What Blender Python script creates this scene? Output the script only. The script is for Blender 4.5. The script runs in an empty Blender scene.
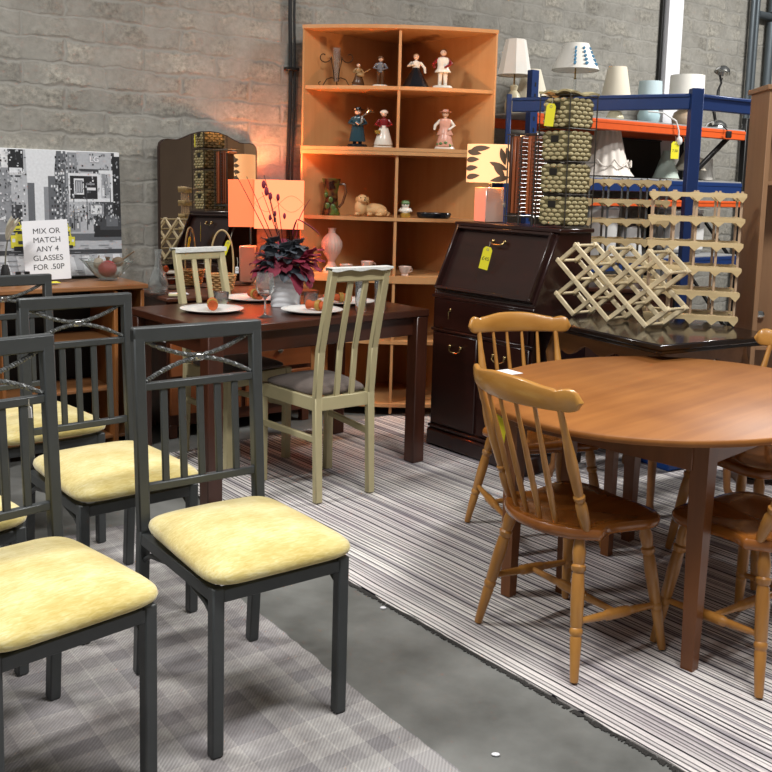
import bpy, bmesh, math, random
from mathutils import Matrix, Vector, Euler
random.seed(7)
S = bpy.context.scene
COL = S.collection
PI = math.pi

# ------------------------------------------------------------------ helpers
def hexc(h):
    h = h.lstrip('#')
    out = []
    for i in (0, 2, 4):
        c = int(h[i:i + 2], 16) / 255
        out.append(c / 12.92 if c <= .04045 else ((c + .055) / 1.055) ** 2.4)
    return (*out, 1)

def RZ(a): return Matrix.Rotation(a, 4, 'Z')
def RX(a): return Matrix.Rotation(a, 4, 'X')
def RY(a): return Matrix.Rotation(a, 4, 'Y')
def T(x, y, z): return Matrix.Translation((x, y, z))
def facing(dx, dy): return math.atan2(-dx, dy)

MATS = {}
def new_mat(name):
    m = bpy.data.materials.new(name); m.use_nodes = True
    nt = m.node_tree
    return m, nt, nt.nodes['Principled BSDF']

def mat(name, col, rough=.5, metal=0, var=.12, scale=12, bump=0, bscale=80, trans=0, emit=None, estr=0, ior=1.45, alpha=1, coat=0, sheen=0):
    if name in MATS: return MATS[name]
    m, nt, b = new_mat(name)
    N = nt.nodes; L = nt.links
    c = hexc(col)
    tc = N.new('ShaderNodeTexCoord')
    if var > 0:
        nz = N.new('ShaderNodeTexNoise'); nz.inputs['Scale'].default_value = scale; nz.inputs['Detail'].default_value = 4
        L.new(tc.outputs['Object'], nz.inputs['Vector'])
        mx = N.new('ShaderNodeMix'); mx.data_type = 'RGBA'
        mx.inputs[6].default_value = tuple(max(0, x * (1 - var)) for x in c[:3]) + (1,)
        mx.inputs[7].default_value = tuple(min(1, x * (1 + var)) for x in c[:3]) + (1,)
        L.new(nz.outputs['Fac'], mx.inputs[0]); L.new(mx.outputs[2], b.inputs['Base Color'])
    else:
        b.inputs['Base Color'].default_value = c
    b.inputs['Roughness'].default_value = rough
    b.inputs['Metallic'].default_value = metal
    b.inputs['IOR'].default_value = ior
    if trans: b.inputs['Transmission Weight'].default_value = trans
    if coat: b.inputs['Coat Weight'].default_value = coat; b.inputs['Coat Roughness'].default_value = .08
    if sheen: b.inputs['Sheen Weight'].default_value = sheen
    if alpha < 1: b.inputs['Alpha'].default_value = alpha
    if emit:
        b.inputs['Emission Color'].default_value = hexc(emit); b.inputs['Emission Strength'].default_value = estr
    if bump:
        n2 = N.new('ShaderNodeTexNoise'); n2.inputs['Scale'].default_value = bscale; n2.inputs['Detail'].default_value = 5
        L.new(tc.outputs['Object'], n2.inputs['Vector'])
        bp = N.new('ShaderNodeBump'); bp.inputs['Strength'].default_value = bump; bp.inputs['Distance'].default_value = .01
        L.new(n2.outputs['Fac'], bp.inputs['Height']); L.new(bp.outputs['Normal'], b.inputs['Normal'])
    MATS[name] = m
    return m

def wood(name, c1, c2, rough=.35, axis=0, scale=1.0, coat=0, spec=.5):
    """streaky grain running along one object axis"""
    if name in MATS: return MATS[name]
    m, nt, b = new_mat(name)
    N = nt.nodes; L = nt.links
    tc = N.new('ShaderNodeTexCoord'); mp = N.new('ShaderNodeMapping')
    s = [34 * scale] * 3; s[axis] = 2.2 * scale
    mp.inputs['Scale'].default_value = s
    L.new(tc.outputs['Object'], mp.inputs['Vector'])
    nz = N.new('ShaderNodeTexNoise'); nz.inputs['Scale'].default_value = 1; nz.inputs['Detail'].default_value = 6; nz.inputs['Distortion'].default_value = .6
    L.new(mp.outputs['Vector'], nz.inputs['Vector'])
    n2 = N.new('ShaderNodeTexNoise'); n2.inputs['Scale'].default_value = 3; n2.inputs['Detail'].default_value = 2
    L.new(tc.outputs['Object'], n2.inputs['Vector'])
    ad = N.new('ShaderNodeMath'); ad.operation = 'MULTIPLY_ADD'; ad.inputs[1].default_value = .6
    L.new(n2.outputs['Fac'], ad.inputs[0])
    m2 = N.new('ShaderNodeMath'); m2.operation = 'MULTIPLY'; m2.inputs[1].default_value = .55
    L.new(nz.outputs['Fac'], m2.inputs[0]); L.new(m2.outputs[0], ad.inputs[2])
    cr = N.new('ShaderNodeValToRGB'); cr.color_ramp.elements[0].position = .35; cr.color_ramp.elements[1].position = .75
    cr.color_ramp.elements[0].color = hexc(c1); cr.color_ramp.elements[1].color = hexc(c2)
    L.new(ad.outputs[0], cr.inputs[0]); L.new(cr.outputs[0], b.inputs['Base Color'])
    b.inputs['Roughness'].default_value = rough
    b.inputs['Specular IOR Level'].default_value = spec
    if coat: b.inputs['Coat Weight'].default_value = coat; b.inputs['Coat Roughness'].default_value = .12
    bp = N.new('ShaderNodeBump'); bp.inputs['Strength'].default_value = .08; bp.inputs['Distance'].default_value = .004
    L.new(nz.outputs['Fac'], bp.inputs['Height']); L.new(bp.outputs['Normal'], b.inputs['Normal'])
    MATS[name] = m
    return m

class MB:
    """collects shapes into one mesh"""
    def __init__(self): self.v = []; self.f = []; self.mi = []; self.M = Matrix.Identity(4)
    def add(self, vs, fs, m=0, X=None):
        o = len(self.v)
        X = self.M @ X if X is not None else self.M
        self.v += [X @ Vector(p) for p in vs]
        self.f += [[i + o for i in q] for q in fs]; self.mi += [m] * len(fs)
    def box(self, c, s, X=None, b=.003, m=0):
        h = [d / 2 for d in s]; b = min(b, min(h) * .45)
        vs = []; ix = {}
        for sx in (-1, 1):
            for sy in (-1, 1):
                for sz in (-1, 1):
                    sg = (sx, sy, sz)
                    for a in range(3):
                        ix[(sx, sy, sz, a)] = len(vs)
                        vs.append(tuple(c[k] + sg[k] * (h[k] if k == a else h[k] - b) for k in range(3)))
        fs = []
        for a in range(3):
            p, q = [k for k in range(3) if k != a]
            for sa in (-1, 1):
                loop = []
                for (u, w) in ((-1, -1), (1, -1), (1, 1), (-1, 1)):
                    sg = [0, 0, 0]; sg[a] = sa; sg[p] = u; sg[q] = w
                    loop.append(ix[(*sg, a)])
                fs.append(loop)
            for u in (-1, 1):
                for w in (-1, 1):
                    g0 = [0, 0, 0]; g1 = [0, 0, 0]
                    g0[p] = g1[p] = u; g0[q] = g1[q] = w; g0[a] = -1; g1[a] = 1
                    fs.append([ix[(*g0, p)], ix[(*g1, p)], ix[(*g1, q)], ix[(*g0, q)]])
        for sx in (-1, 1):
            for sy in (-1, 1):
                for sz in (-1, 1):
                    fs.append([ix[(sx, sy, sz, a)] for a in range(3)])
        self.add(vs, fs, m, X); return self
    def bar(self, p0, p1, w, h, up=(0, 0, 1), b=.003, m=0, ext=0):
        p0 = Vector(p0); p1 = Vector(p1); d = (p1 - p0); ln = d.length; d.normalize()
        up = Vector(up)
        if abs(d.dot(up)) > .98: up = Vector((0, 1, 0))
        x = up.cross(d).normalized(); y = d.cross(x)
        X = Matrix((x, y, d)).transposed().to_4x4(); X.translation = (p0 + p1) / 2
        self.box((0, 0, 0), (w, h, ln + 2 * ext), X, b, m); return self
    def tube(self, pts, r, n=8, m=0, closed=False, flat=1.0):
        pts = [Vector(p) for p in pts]; k = len(pts)
        rs = r if isinstance(r, (list, tuple)) else [r] * k
        vs = []; prev = None
        for i, p in enumerate(pts):
            if closed: d = pts[(i + 1) % k] - pts[i - 1]
            else: d = pts[min(i + 1, k - 1)] - pts[max(i - 1, 0)]
            d.normalize()
            if prev is None:
                a = Vector((0, 0, 1)) if abs(d.z) < .9 else Vector((1, 0, 0))
                x = a.cross(d).normalized()
            else:
                x = (prev - d * prev.dot(d)).normalized()
            prev = x; y = d.cross(x)
            for j in range(n):
                t = 2 * PI * j / n
                vs.append(p + (x * math.cos(t) + y * math.sin(t) * flat) * rs[i])
        fs = []
        for i in range(k if closed else k - 1):
            i2 = (i + 1) % k
            for j in range(n):
                fs.append([i * n + j, i * n + (j + 1) % n, i2 * n + (j + 1) % n, i2 * n + j])
        if not closed:
            fs.append(list(range(n))[::-1]); fs.append([(k - 1) * n + j for j in range(n)])
        self.add(vs, fs, m); return self
    def lathe(self, prof, n=24, X=None, m=0, sx=1, sy=1):
        vs = []; fs = []; rings = []
        for r, z in prof:
            if r < 1e-5: rings.append([len(vs)]); vs.append((0, 0, z))
            else:
                rings.append(list(range(len(vs), len(vs) + n)))
                vs += [(r * sx * math.cos(2 * PI * j / n), r * sy * math.sin(2 * PI * j / n), z) for j in range(n)]
        for a, b in zip(rings, rings[1:]):
            for j in range(n):
                q = [a[j % len(a)], a[(j + 1) % len(a)], b[(j + 1) % len(b)], b[j % len(b)]]
                q2 = []
                for t in q:
                    if t not in q2: q2.append(t)
                if len(q2) > 2: fs.append(q2)
        if len(rings[0]) > 1 and prof[0] != prof[-1]: fs.append(rings[0][::-1])
        if len(rings[-1]) > 1 and prof[0] != prof[-1]: fs.append(rings[-1])
        self.add(vs, fs, m, X); return self
    def turned(self, p0, p1, prof, n=12, m=0):
        """turned spindle from p0 to p1; prof is (t, radius)"""
        p0 = Vector(p0); p1 = Vector(p1); d = p1 - p0
        X = d.to_track_quat('Z', 'Y').to_matrix().to_4x4(); X.translation = p0
        self.lathe([(r, t * d.length) for t, r in prof], n, X, m); return self
    def prism(self, outline, z0, z1, X=None, m=0, bev=0):
        k = len(outline)
        if bev:
            cx = sum(p[0] for p in outline) / k; cy = sum(p[1] for p in outline) / k
            def ins(p):
                d = math.hypot(p[0] - cx, p[1] - cy) or 1
                return (p[0] - (p[0] - cx) / d * bev, p[1] - (p[1] - cy) / d * bev)
            inn = [ins(p) for p in outline]
            rings = [(inn, z0), (outline, z0 + bev), (outline, z1 - bev), (inn, z1)]
        else: rings = [(outline, z0), (outline, z1)]
        vs = [(p[0], p[1], z) for o, z in rings for p in o]
        fs = [[i * k + j, i * k + (j + 1) % k, (i + 1) * k + (j + 1) % k, (i + 1) * k + j] for i in range(len(rings) - 1) for j in range(k)]
        fs.append(list(range(k))[::-1]); fs.append([(len(rings) - 1) * k + j for j in range(k)])
        self.add(vs, fs, m, X); return self
    def ell(self, c, r, n=14, k=9, X=None, m=0):
        if not isinstance(r, (tuple, list)): r = (r, r, r)
        pr = [(math.sin(PI * i / k), -math.cos(PI * i / k)) for i in range(k + 1)]
        pr[0] = (0, -1); pr[-1] = (0, 1)
        Y = T(*c) @ Matrix.Diagonal((r[0], r[1], r[2], 1))
        self.lathe(pr, n, X @ Y if X is not None else Y, m); return self
    def sheet(self, fn, nu, nv, th=.002, m=0):
        """thin surface fn(u,v)->point, given thickness along its normal"""
        P = [[Vector(fn(i / nu, j / nv)) for j in range(nv + 1)] for i in range(nu + 1)]
        vs = []
        for sgn in (1, -1):
            for i in range(nu + 1):
                for j in range(nv + 1):
                    du = P[min(i + 1, nu)][j] - P[max(i - 1, 0)][j]; dv = P[i][min(j + 1, nv)] - P[i][max(j - 1, 0)]
                    nn = du.cross(dv)
                    nn = nn.normalized() if nn.length > 1e-12 else Vector((0, 0, 1))
                    vs.append(P[i][j] + nn * (th / 2 * sgn))
        w = nv + 1; o = (nu + 1) * w; fs = []
        for i in range(nu):
            for j in range(nv):
                a, b, c, d = i * w + j, (i + 1) * w + j, (i + 1) * w + j + 1, i * w + j + 1
                fs.append([a, b, c, d]); fs.append([o + d, o + c, o + b, o + a])
        for i in range(nu):
            fs.append([i * w, o + i * w, o + (i + 1) * w, (i + 1) * w])
            a, b = i * w + nv, (i + 1) * w + nv
            fs.append([a, b, o + b, o + a])
        for j in range(nv):
            fs.append([j, j + 1, o + j + 1, o + j])
            a, b = nu * w + j, nu * w + j + 1
            fs.append([a, o + a, o + b, b])
        self.add(vs, fs, m); return self
    def build(self, name, mats, parent=None, smooth=True, angle=38, loc=None):
        me = bpy.data.meshes.new(name)
        me.from_pydata([tuple(p) for p in self.v], [], self.f)
        if not isinstance(mats, (list, tuple)): mats = [mats]
        for m in mats: me.materials.append(m)
        me.polygons.foreach_set('material_index', self.mi)
        bm = bmesh.new(); bm.from_mesh(me)
        bmesh.ops.recalc_face_normals(bm, faces=bm.faces)
        bm.to_mesh(me); bm.free()
        if smooth:
            me.polygons.foreach_set('use_smooth', [True] * len(me.polygons))
            me.set_sharp_from_angle(angle=math.radians(angle))
        me.update()
        o = bpy.data.objects.new(name, me); COL.objects.link(o)
        if parent: o.parent = parent
        if loc: o.location = loc
        return o

def tag(o, label=None, cat=None, group=None, kind=None):
    if label: o['label'] = label
    if cat: o['category'] = cat
    if group: o['group'] = group
    if kind: o['kind'] = kind
    return o
def thing(name, label, cat, loc=(0, 0, 0), rz=0, group=None):
    o = bpy.data.objects.new(name, None); COL.objects.link(o)
    o.empty_display_size = .05
    o.location = loc; o.rotation_euler = (0, 0, rz)
    return tag(o, label, cat, group)
def kids(o): return [c for c in bpy.data.objects if c.parent == o]
def copy_tree(o, parent=None):
    c = o.copy(); COL.objects.link(c)
    c.parent = parent
    for ch in kids(o): copy_tree(ch, c)
    return c
def dup(o, loc, rz, label):
    c = copy_tree(o); c.location = loc; c.rotation_euler = (0, 0, rz); c['label'] = label
    return c
def text_mesh(name, body, size, m, parent, X, align='CENTER', ext=.0004):
    cu = bpy.data.curves.new(name, 'FONT'); cu.body = body; cu.size = size; cu.align_x = align; cu.extrude = ext
    ob = bpy.data.objects.new(name, cu)
    COL.objects.link(ob)
    dg = bpy.context.evaluated_depsgraph_get()
    me = bpy.data.meshes.new_from_object(ob.evaluated_get(dg))
    bpy.data.objects.remove(ob)
    me.name = name; me.materials.clear(); me.materials.append(m)
    me.transform(X)
    o = bpy.data.objects.new(name, me); COL.objects.link(o); o.parent = parent
    return o
def arc(cx, cy, r, a0, a1, n): return [(cx + r * math.cos(a0 + (a1 - a0) * i / n), cy + r * math.sin(a0 + (a1 - a0) * i / n)) for i in range(n + 1)]
def rrect(w, d, r, n=4):
    o = []
    for sx, sy, a in ((1, 1, 0), (-1, 1, 90), (-1, -1, 180), (1, -1, 270)):
        a = math.radians(a)
        o += arc(sx * (w / 2 - r), sy * (d / 2 - r), r, a, a + PI / 2, n)
    return o

# ------------------------------------------------------------------ camera
F = 950.0
pitch = math.atan(F / 7500); roll = .0275
cam = bpy.data.cameras.new('camera'); cam_o = bpy.data.objects.new('camera', cam); COL.objects.link(cam_o)
cam.sensor_width = 36; cam.sensor_fit = 'HORIZONTAL'; cam.lens = 36 * F / 772
cy = 182 + F * math.tan(pitch)
cam.shift_y = -(386 - cy) / 772
cam.clip_start = .05; cam.clip_end = 100
f = Vector((0, math.cos(pitch), -math.sin(pitch))); r0 = Vector((1, 0, 0)); u0 = r0.cross(f)
rr = r0 * math.cos(roll) + u0 * math.sin(roll); uu = -r0 * math.sin(roll) + u0 * math.cos(roll)
MM = Matrix((rr, uu, -f)).transposed().to_4x4(); MM.translation = (0, 0, 1.5)
cam_o.matrix_world = MM
S.camera = cam_o
S.view_settings.view_transform = 'Standard'; S.view_settings.look = 'None'
S.view_settings.gamma = 1; S.view_settings.use_curve_mapping = False
S.view_settings.exposure = 0

# ------------------------------------------------------------------ materials
IRON = mat('dark_iron', '#484b4c', .4, .3, .12, 30)
YEL = None
WINDSOR = wood('honey_pine', '#8f5c26', '#b98440', .3, 2, .8, coat=.25)
SEATW = wood('honey_pine_seat', '#7a4418', '#9c5f26', .24, 1, .5, coat=.4)
TABLEW = wood('orange_brown_veneer', '#7a481e', '#9a632f', .5, 0, .5, coat=0, spec=.3)
TABLEL = wood('table_leg_wood', '#603617', '#7c4a23', .35, 2, .6)
MAHOG = wood('dark_mahogany', '#341a10', '#4c281a', .3, 0, .7, coat=.15)
MAHOGV = wood('dark_mahogany_upright', '#341a10', '#4c281a', .3, 2, .7, coat=.15)
BUR = wood('bureau_mahogany', '#1a0b09', '#2c130f', .28, 0, .7, coat=.2)
TEAK = wood('teak_veneer', '#7c5233', '#98683f', .4, 0, .6)
CREAMW = mat('cream_lacquered_wood', '#b4aa84', .4, 0, .06, 20)
BEECH = wood('beech_laminate', '#bd8753', '#cc9a68', .42, 2, .5)
TAN = wood('tan_oak_laminate', '#8d6a4c', '#9c7756', .5, 2, .8)
PINE = wood('pale_pine', '#b8a074', '#d8c295', .5, 0, 1.2)
GALV = mat('galvanised_steel', '#70757a', .4, .8, .15, 40)
BLUE = mat('blue_powder_coat', '#193468', .42, .1, .1, 15)
ORANGE = mat('orange_powder_coat', '#d85a26', .45, .1, .1, 15)
BLACK = mat('black_painted', '#141414', .45, 0, .1, 20)
WHITE = mat('white_ceramic', '#e6e4df', .25, 0, .03, 10)
SILVER = mat('polished_steel', '#c4c4c0', .2, 1, .05, 30)
BRASS = mat('aged_brass', '#b09a6a', .25, 1, .1, 30)
YTAG = mat('yellow_card', '#dfd52a', .6, 0, .04, 30)
PAPER = mat('white_paper', '#e2e2e6', .7, 0, .02, 30)
INK = mat('black_ink', '#2a2a2c', .7, 0, 0)
TAUPE = mat('taupe_velvet', '#5f534c', .9, 0, .3, 30, .25, 150, sheen=.3)
LAMPW = mat('white_lampshade', '#e3e0d8', .8, 0, .03, 20)
LAMPC = mat('cream_lampshade', '#d9d2bf', .8, 0, .03, 20)

def yellow_fabric():
    m, nt, b = new_mat('yellow_chenille'); N = nt.nodes; L = nt.links
    tc = N.new('ShaderNodeTexCoord'); mp = N.new('ShaderNodeMapping'); mp.inputs['Scale'].default_value = (22, 95, 80)
    L.new(tc.outputs['Object'], mp.inputs['Vector'])
    nz = N.new('ShaderNodeTexNoise'); nz.inputs['Scale'].default_value = 1.6; nz.inputs['Detail'].default_value = 6; nz.inputs['Distortion'].default_value = .8
    L.new(mp.outputs['Vector'], nz.inputs['Vector'])
    n2 = N.new('ShaderNodeTexNoise'); n2.inputs['Scale'].default_value = 9; n2.inputs['Detail'].default_value = 4
    L.new(tc.outputs['Object'], n2.inputs['Vector'])
    ad = N.new('ShaderNodeMath'); ad.operation = 'ADD'; L.new(nz.outputs['Fac'], ad.inputs[0]); L.new(n2.outputs['Fac'], ad.inputs[1])
    cr = N.new('ShaderNodeValToRGB'); e = cr.color_ramp.elements
    e[0].position = .36; e[0].color = hexc('#bfa95c'); e[1].position = .66; e[1].color = hexc('#ddd19c')
    e2 = cr.color_ramp.elements.new(.52); e2.color = hexc('#d0bf7c')
    hf = N.new('ShaderNodeMath'); hf.operation = 'MULTIPLY'; hf.inputs[1].default_value = .5; L.new(ad.outputs[0], hf.inputs[0])
    L.new(hf.outputs[0], cr.inputs[0]); L.new(cr.outputs[0], b.inputs['Base Color'])
    b.inputs['Roughness'].default_value = .95; b.inputs['Sheen Weight'].default_value = .5
    bp = N.new('ShaderNodeBump'); bp.inputs['Strength'].default_value = .35; bp.inputs['Distance'].default_value = .004
    L.new(nz.outputs['Fac'], bp.inputs['Height']); L.new(bp.outputs['Normal'], b.inputs['Normal'])
    return m
YEL = yellow_fabric()

def block_wall():
    m, nt, b = new_mat('rough_concrete_blockwork'); N = nt.nodes; L = nt.links
    tc = N.new('ShaderNodeTexCoord')
    nd = N.new('ShaderNodeTexNoise'); nd.inputs['Scale'].default_value = 9; nd.inputs['Detail'].default_value = 4
    L.new(tc.outputs['Object'], nd.inputs['Vector'])
    sub = N.new('ShaderNodeVectorMath'); sub.operation = 'SUBTRACT'; sub.inputs[1].default_value = (.5, .5, .5); L.new(nd.outputs['Color'], sub.inputs[0])
    scl = N.new('ShaderNodeVectorMath'); scl.operation = 'SCALE'; scl.inputs[3].default_value = .06; L.new(sub.outputs[0], scl.inputs[0])
    ad = N.new('ShaderNodeVectorMath'); ad.operation = 'ADD'; L.new(tc.outputs['Object'], ad.inputs[0]); L.new(scl.outputs[0], ad.inputs[1])
    br = N.new('ShaderNodeTexBrick'); br.inputs['Scale'].default_value = 1
    br.inputs['Brick Width'].default_value = .46; br.inputs['Row Height'].default_value = .128; br.inputs['Mortar Size'].default_value = .026
    br.inputs['Mortar Smooth'].default_value = 1.0
    br.inputs['Color1'].default_value = (.1, .1, .1, 1); br.inputs['Color2'].default_value = (1, 1, 1, 1)
    L.new(ad.outputs[0], br.inputs['Vector'])
    # smeared mortar: large patches where the joints vanish
    pn = N.new('ShaderNodeTexNoise'); pn.inputs['Scale'].default_value = 4.5; pn.inputs['Detail'].default_value = 5; L.new(tc.outputs['Object'], pn.inputs['Vector'])
    pr = N.new('ShaderNodeValToRGB'); pr.color_ramp.elements[0].position = .36; pr.color_ramp.elements[1].position = .56; L.new(pn.outputs['Fac'], pr.inputs[0])
    fine = N.new('ShaderNodeTexNoise'); fine.inputs['Scale'].default_value = 30; fine.inputs['Detail'].default_value = 8; fine.inputs['Roughness'].default_value = .7
    L.new(tc.outputs['Object'], fine.inputs['Vector'])
    # mortar factor (1 in joint)
    mf = N.new('ShaderNodeMath'); mf.operation = 'MAXIMUM'
    mpp = N.new('ShaderNodeMath'); mpp.operation = 'MULTIPLY'; mpp.inputs[1].default_value = .75; L.new(pr.outputs[0], mpp.inputs[0])
    L.new(br.outputs['Fac'], mf.inputs[0]); L.new(mpp.outputs[0], mf.inputs[1])
    # block tint per brick
    tint = N.new('ShaderNodeValToRGB'); te = tint.color_ramp.elements
    te[0].color = hexc('#827f77'); te[1].color = hexc('#aaa69b'); L.new(br.outputs['Color'], tint.inputs[0])
    fr = N.new('ShaderNodeValToRGB'); fr.color_ramp.elements[0].position = .3; fr.color_ramp.elements[0].color = (.35, .35, .35, 1); fr.color_ramp.elements[1].position = .62; fr.color_ramp.elements[1].color = (1.1, 1.1, 1.1, 1)
    L.new(fine.outputs['Fac'], fr.inputs[0])
    blk = N.new('ShaderNodeMix'); blk.data_type = 'RGBA'; blk.blend_type = 'MULTIPLY'; blk.inputs[0].default_value = .95
    L.new(tint.outputs[0], blk.inputs[6]); L.new(fr.outputs[0], blk.inputs[7])
    mor = N.new('ShaderNodeMix'); mor.data_type = 'RGBA'; mor.inputs[6].default_value = hexc('#716f69'); mor.inputs[7].default_value = hexc('#a3a19a')
    n4 = N.new('ShaderNodeTexNoise'); n4.inputs['Scale'].default_value = 7; n4.inputs['Detail'].default_value = 6; L.new(tc.outputs['Object'], n4.inputs['Vector'])
    L.new(n4.outputs['Fac'], mor.inputs[0])
    mx = N.new('ShaderNodeMix'); mx.data_type = 'RGBA'; L.new(mf.outputs[0], mx.inputs[0]); L.new(blk.outputs[2], mx.inputs[6]); L.new(mor.outputs[2], mx.inputs[7])
    L.new(mx.outputs[2], b.inputs['Base Color']); b.inputs['Roughness'].default_value = .95; b.inputs['Specular IOR Level'].default_value = .2
    # height
    inv = N.new('ShaderNodeMath'); inv.operation = 'SUBTRACT'; inv.inputs[0].default_value = .8; L.new(mf.outputs[0], inv.inputs[1])
    fm = N.new('ShaderNodeMath'); fm.operation = 'MULTIPLY'; L.new(fine.outputs['Fac'], fm.inputs[0]); L.new(inv.outputs[0], fm.inputs[1])
    hh = N.new('ShaderNodeMath'); hh.operation = 'MULTIPLY_ADD'; hh.inputs[1].default_value = .8; L.new(fm.outputs[0], hh.inputs[0]); L.new(inv.outputs[0], hh.inputs[2])
    h2 = N.new('ShaderNodeMath'); h2.operation = 'MULTIPLY_ADD'; h2.inputs[1].default_value = 1.0; L.new(n4.outputs['Fac'], h2.inputs[0]); L.new(hh.outputs[0], h2.inputs[2])
    bp = N.new('ShaderNodeBump'); bp.inputs['Strength'].default_value = .5; bp.inputs['Distance'].default_value = .009
    L.new(h2.outputs[0], bp.inputs['Height']); L.new(bp.outputs['Normal'], b.inputs['Normal'])
    return m

def concrete_floor():
    m, nt, b = new_mat('worn_concrete_floor'); N = nt.nodes; L = nt.links
    tc = N.new('ShaderNodeTexCoord')
    n1 = N.new('ShaderNodeTexNoise'); n1.inputs['Scale'].default_value = 2.2; n1.inputs['Detail'].default_value = 8; n1.inputs['Roughness'].default_value = .6; L.new(tc.outputs['Object'], n1.inputs['Vector'])
    cr = N.new('ShaderNodeValToRGB'); e = cr.color_ramp.elements
    e[0].position = .3; e[0].color = hexc('#545552'); e[1].position = .7; e[1].color = hexc('#828380'); L.new(n1.outputs['Fac'], cr.inputs[0])
    L.new(cr.outputs[0], b.inputs['Base Color']); b.inputs['Roughness'].default_value = .5
    n2 = N.new('ShaderNodeTexNoise'); n2.inputs['Scale'].default_value = 60; L.new(tc.outputs['Object'], n2.inputs['Vector'])
    bp = N.new('ShaderNodeBump'); bp.inputs['Strength'].default_value = .08; bp.inputs['Distance'].default_value = .004
    L.new(n2.outputs['Fac'], bp.inputs['Height']); L.new(bp.outputs['Normal'], b.inputs['Normal'])
    return m

def striped_rug():
    m, nt, b = new_mat('striped_flat_weave'); N = nt.nodes; L = nt.links
    tc = N.new('ShaderNodeTexCoord'); sp = N.new('ShaderNodeSeparateXYZ'); L.new(tc.outputs['Object'], sp.inputs[0])
    # slight waviness of the stripes
    wv = N.new('ShaderNodeTexNoise'); wv.inputs['Scale'].default_value = 1.3; L.new(tc.outputs['Object'], wv.inputs['Vector'])
    yy = N.new('ShaderNodeMath'); yy.operation = 'MULTIPLY_ADD'; yy.inputs[1].default_value = .03; L.new(wv.outputs['Fac'], yy.inputs[0]); L.new(sp.outputs['Y'], yy.inputs[2])
    # thin dark lines, irregularly spaced
    s1 = N.new('ShaderNodeTexNoise'); s1.noise_dimensions = '1D'; s1.inputs['Scale'].default_value = 22; s1.inputs['Detail'].default_value = 2; s1.inputs['Roughness'].default_value = .7
    L.new(yy.outputs[0], s1.inputs['W'])
    base = N.new('ShaderNodeValToRGB'); e = base.color_ramp.elements
    e[0].position = .36; e[0].color = hexc('#a29da0'); e[1].position = .54; e[1].color = hexc('#e6e2dd'); L.new(s1.outputs['Fac'], base.inputs[0])
    ph = N.new('ShaderNodeMath'); ph.operation = 'MULTIPLY_ADD'; ph.inputs[1].default_value = 1.0
    s2 = N.new('ShaderNodeTexNoise'); s2.noise_dimensions = '1D'; s2.inputs['Scale'].default_value = 11; L.new(yy.outputs[0], s2.inputs['W']); L.new(s2.outputs['Fac'], ph.inputs[0])
    mu = N.new('ShaderNodeMath'); mu.operation = 'MULTIPLY'; mu.inputs[1].default_value = 18.5; L.new(yy.outputs[0], mu.inputs[0]); L.new(mu.outputs[0], ph.inputs[2])
    fr = N.new('ShaderNodeMath'); fr.operation = 'FRACT'; L.new(ph.outputs[0], fr.inputs[0])
    ln = N.new('ShaderNodeValToRGB'); ln.color_ramp.interpolation = 'LINEAR'; le = ln.color_ramp.elements
    le[0].position = 0; le[0].color = (0, 0, 0, 1); le[1].position = 1; le[1].color = (1, 1, 1, 1)
    for p, v in ((.10, 0), (.13, 1), (.36, 1), (.38, .15), (.42, .15), (.44, 1), (.62, 1), (.64, .0), (.71, .0), (.73, 1), (.98, 1)):
        q = le.new(p); q.color = (v, v, v, 1)
    L.new(fr.outputs[0], ln.inputs[0])
    # speckle and wear
    sk = N.new('ShaderNodeTexNoise'); sk.inputs['Scale'].default_value = 220; sk.inputs['Detail'].default_value = 2; L.new(tc.outputs['Object'], sk.inputs['Vector'])
    wr = N.new('ShaderNodeTexNoise'); wr.inputs['Scale'].default_value = 1.7; wr.inputs['Detail'].default_value = 5; L.new(tc.outputs['Object'], wr.inputs['Vector'])
    mx = N.new('ShaderNodeMix'); mx.data_type = 'RGBA'; mx.inputs[6].default_value = hexc('#1e1b24'); L.new(ln.outputs[0], mx.inputs[0]); L.new(base.outputs[0], mx.inputs[7])
    wc = N.new('ShaderNodeValToRGB'); wc.color_ramp.elements[0].position = .3; wc.color_ramp.elements[0].color = (.72, .68, .72, 1); wc.color_ramp.elements[1].position = .6; wc.color_ramp.elements[1].color = (1, 1, 1, 1); L.new(wr.outputs['Fac'], wc.inputs[0])
    m2 = N.new('ShaderNodeMix'); m2.data_type = 'RGBA'; m2.blend_type = 'MULTIPLY'; m2.inputs[0].default_value = 1; L.new(mx.outputs[2], m2.inputs[6]); L.new(wc.outputs[0], m2.inputs[7])
    sc = N.new('ShaderNodeValToRGB'); sc.color_ramp.elements[0].position = .3; sc.color_ramp.elements[0].color = (.75, .75, .75, 1); sc.color_ramp.elements[1].position = .6; sc.color_ramp.elements[1].color = (1, 1, 1, 1); L.new(sk.outputs['Fac'], sc.inputs[0])
    m3 = N.new('ShaderNodeMix'); m3.data_type = 'RGBA'; m3.blend_type = 'MULTIPLY'; m3.inputs[0].default_value = .8; L.new(m2.outputs[2], m3.inputs[6]); L.new(sc.outputs[0], m3.inputs[7])
    L.new(m3.outputs[2], b.inputs['Base Color']); b.inputs['Roughness'].default_value = .95; b.inputs['Specular IOR Level'].default_value = .1
    bp = N.new('ShaderNodeBump'); bp.inputs['Strength'].default_value = .3; bp.inputs['Distance'].default_value = .004
    L.new(sk.outputs['Fac'], bp.inputs['Height']); L.new(bp.outputs['Normal'], b.inputs['Normal'])
    return m

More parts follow.
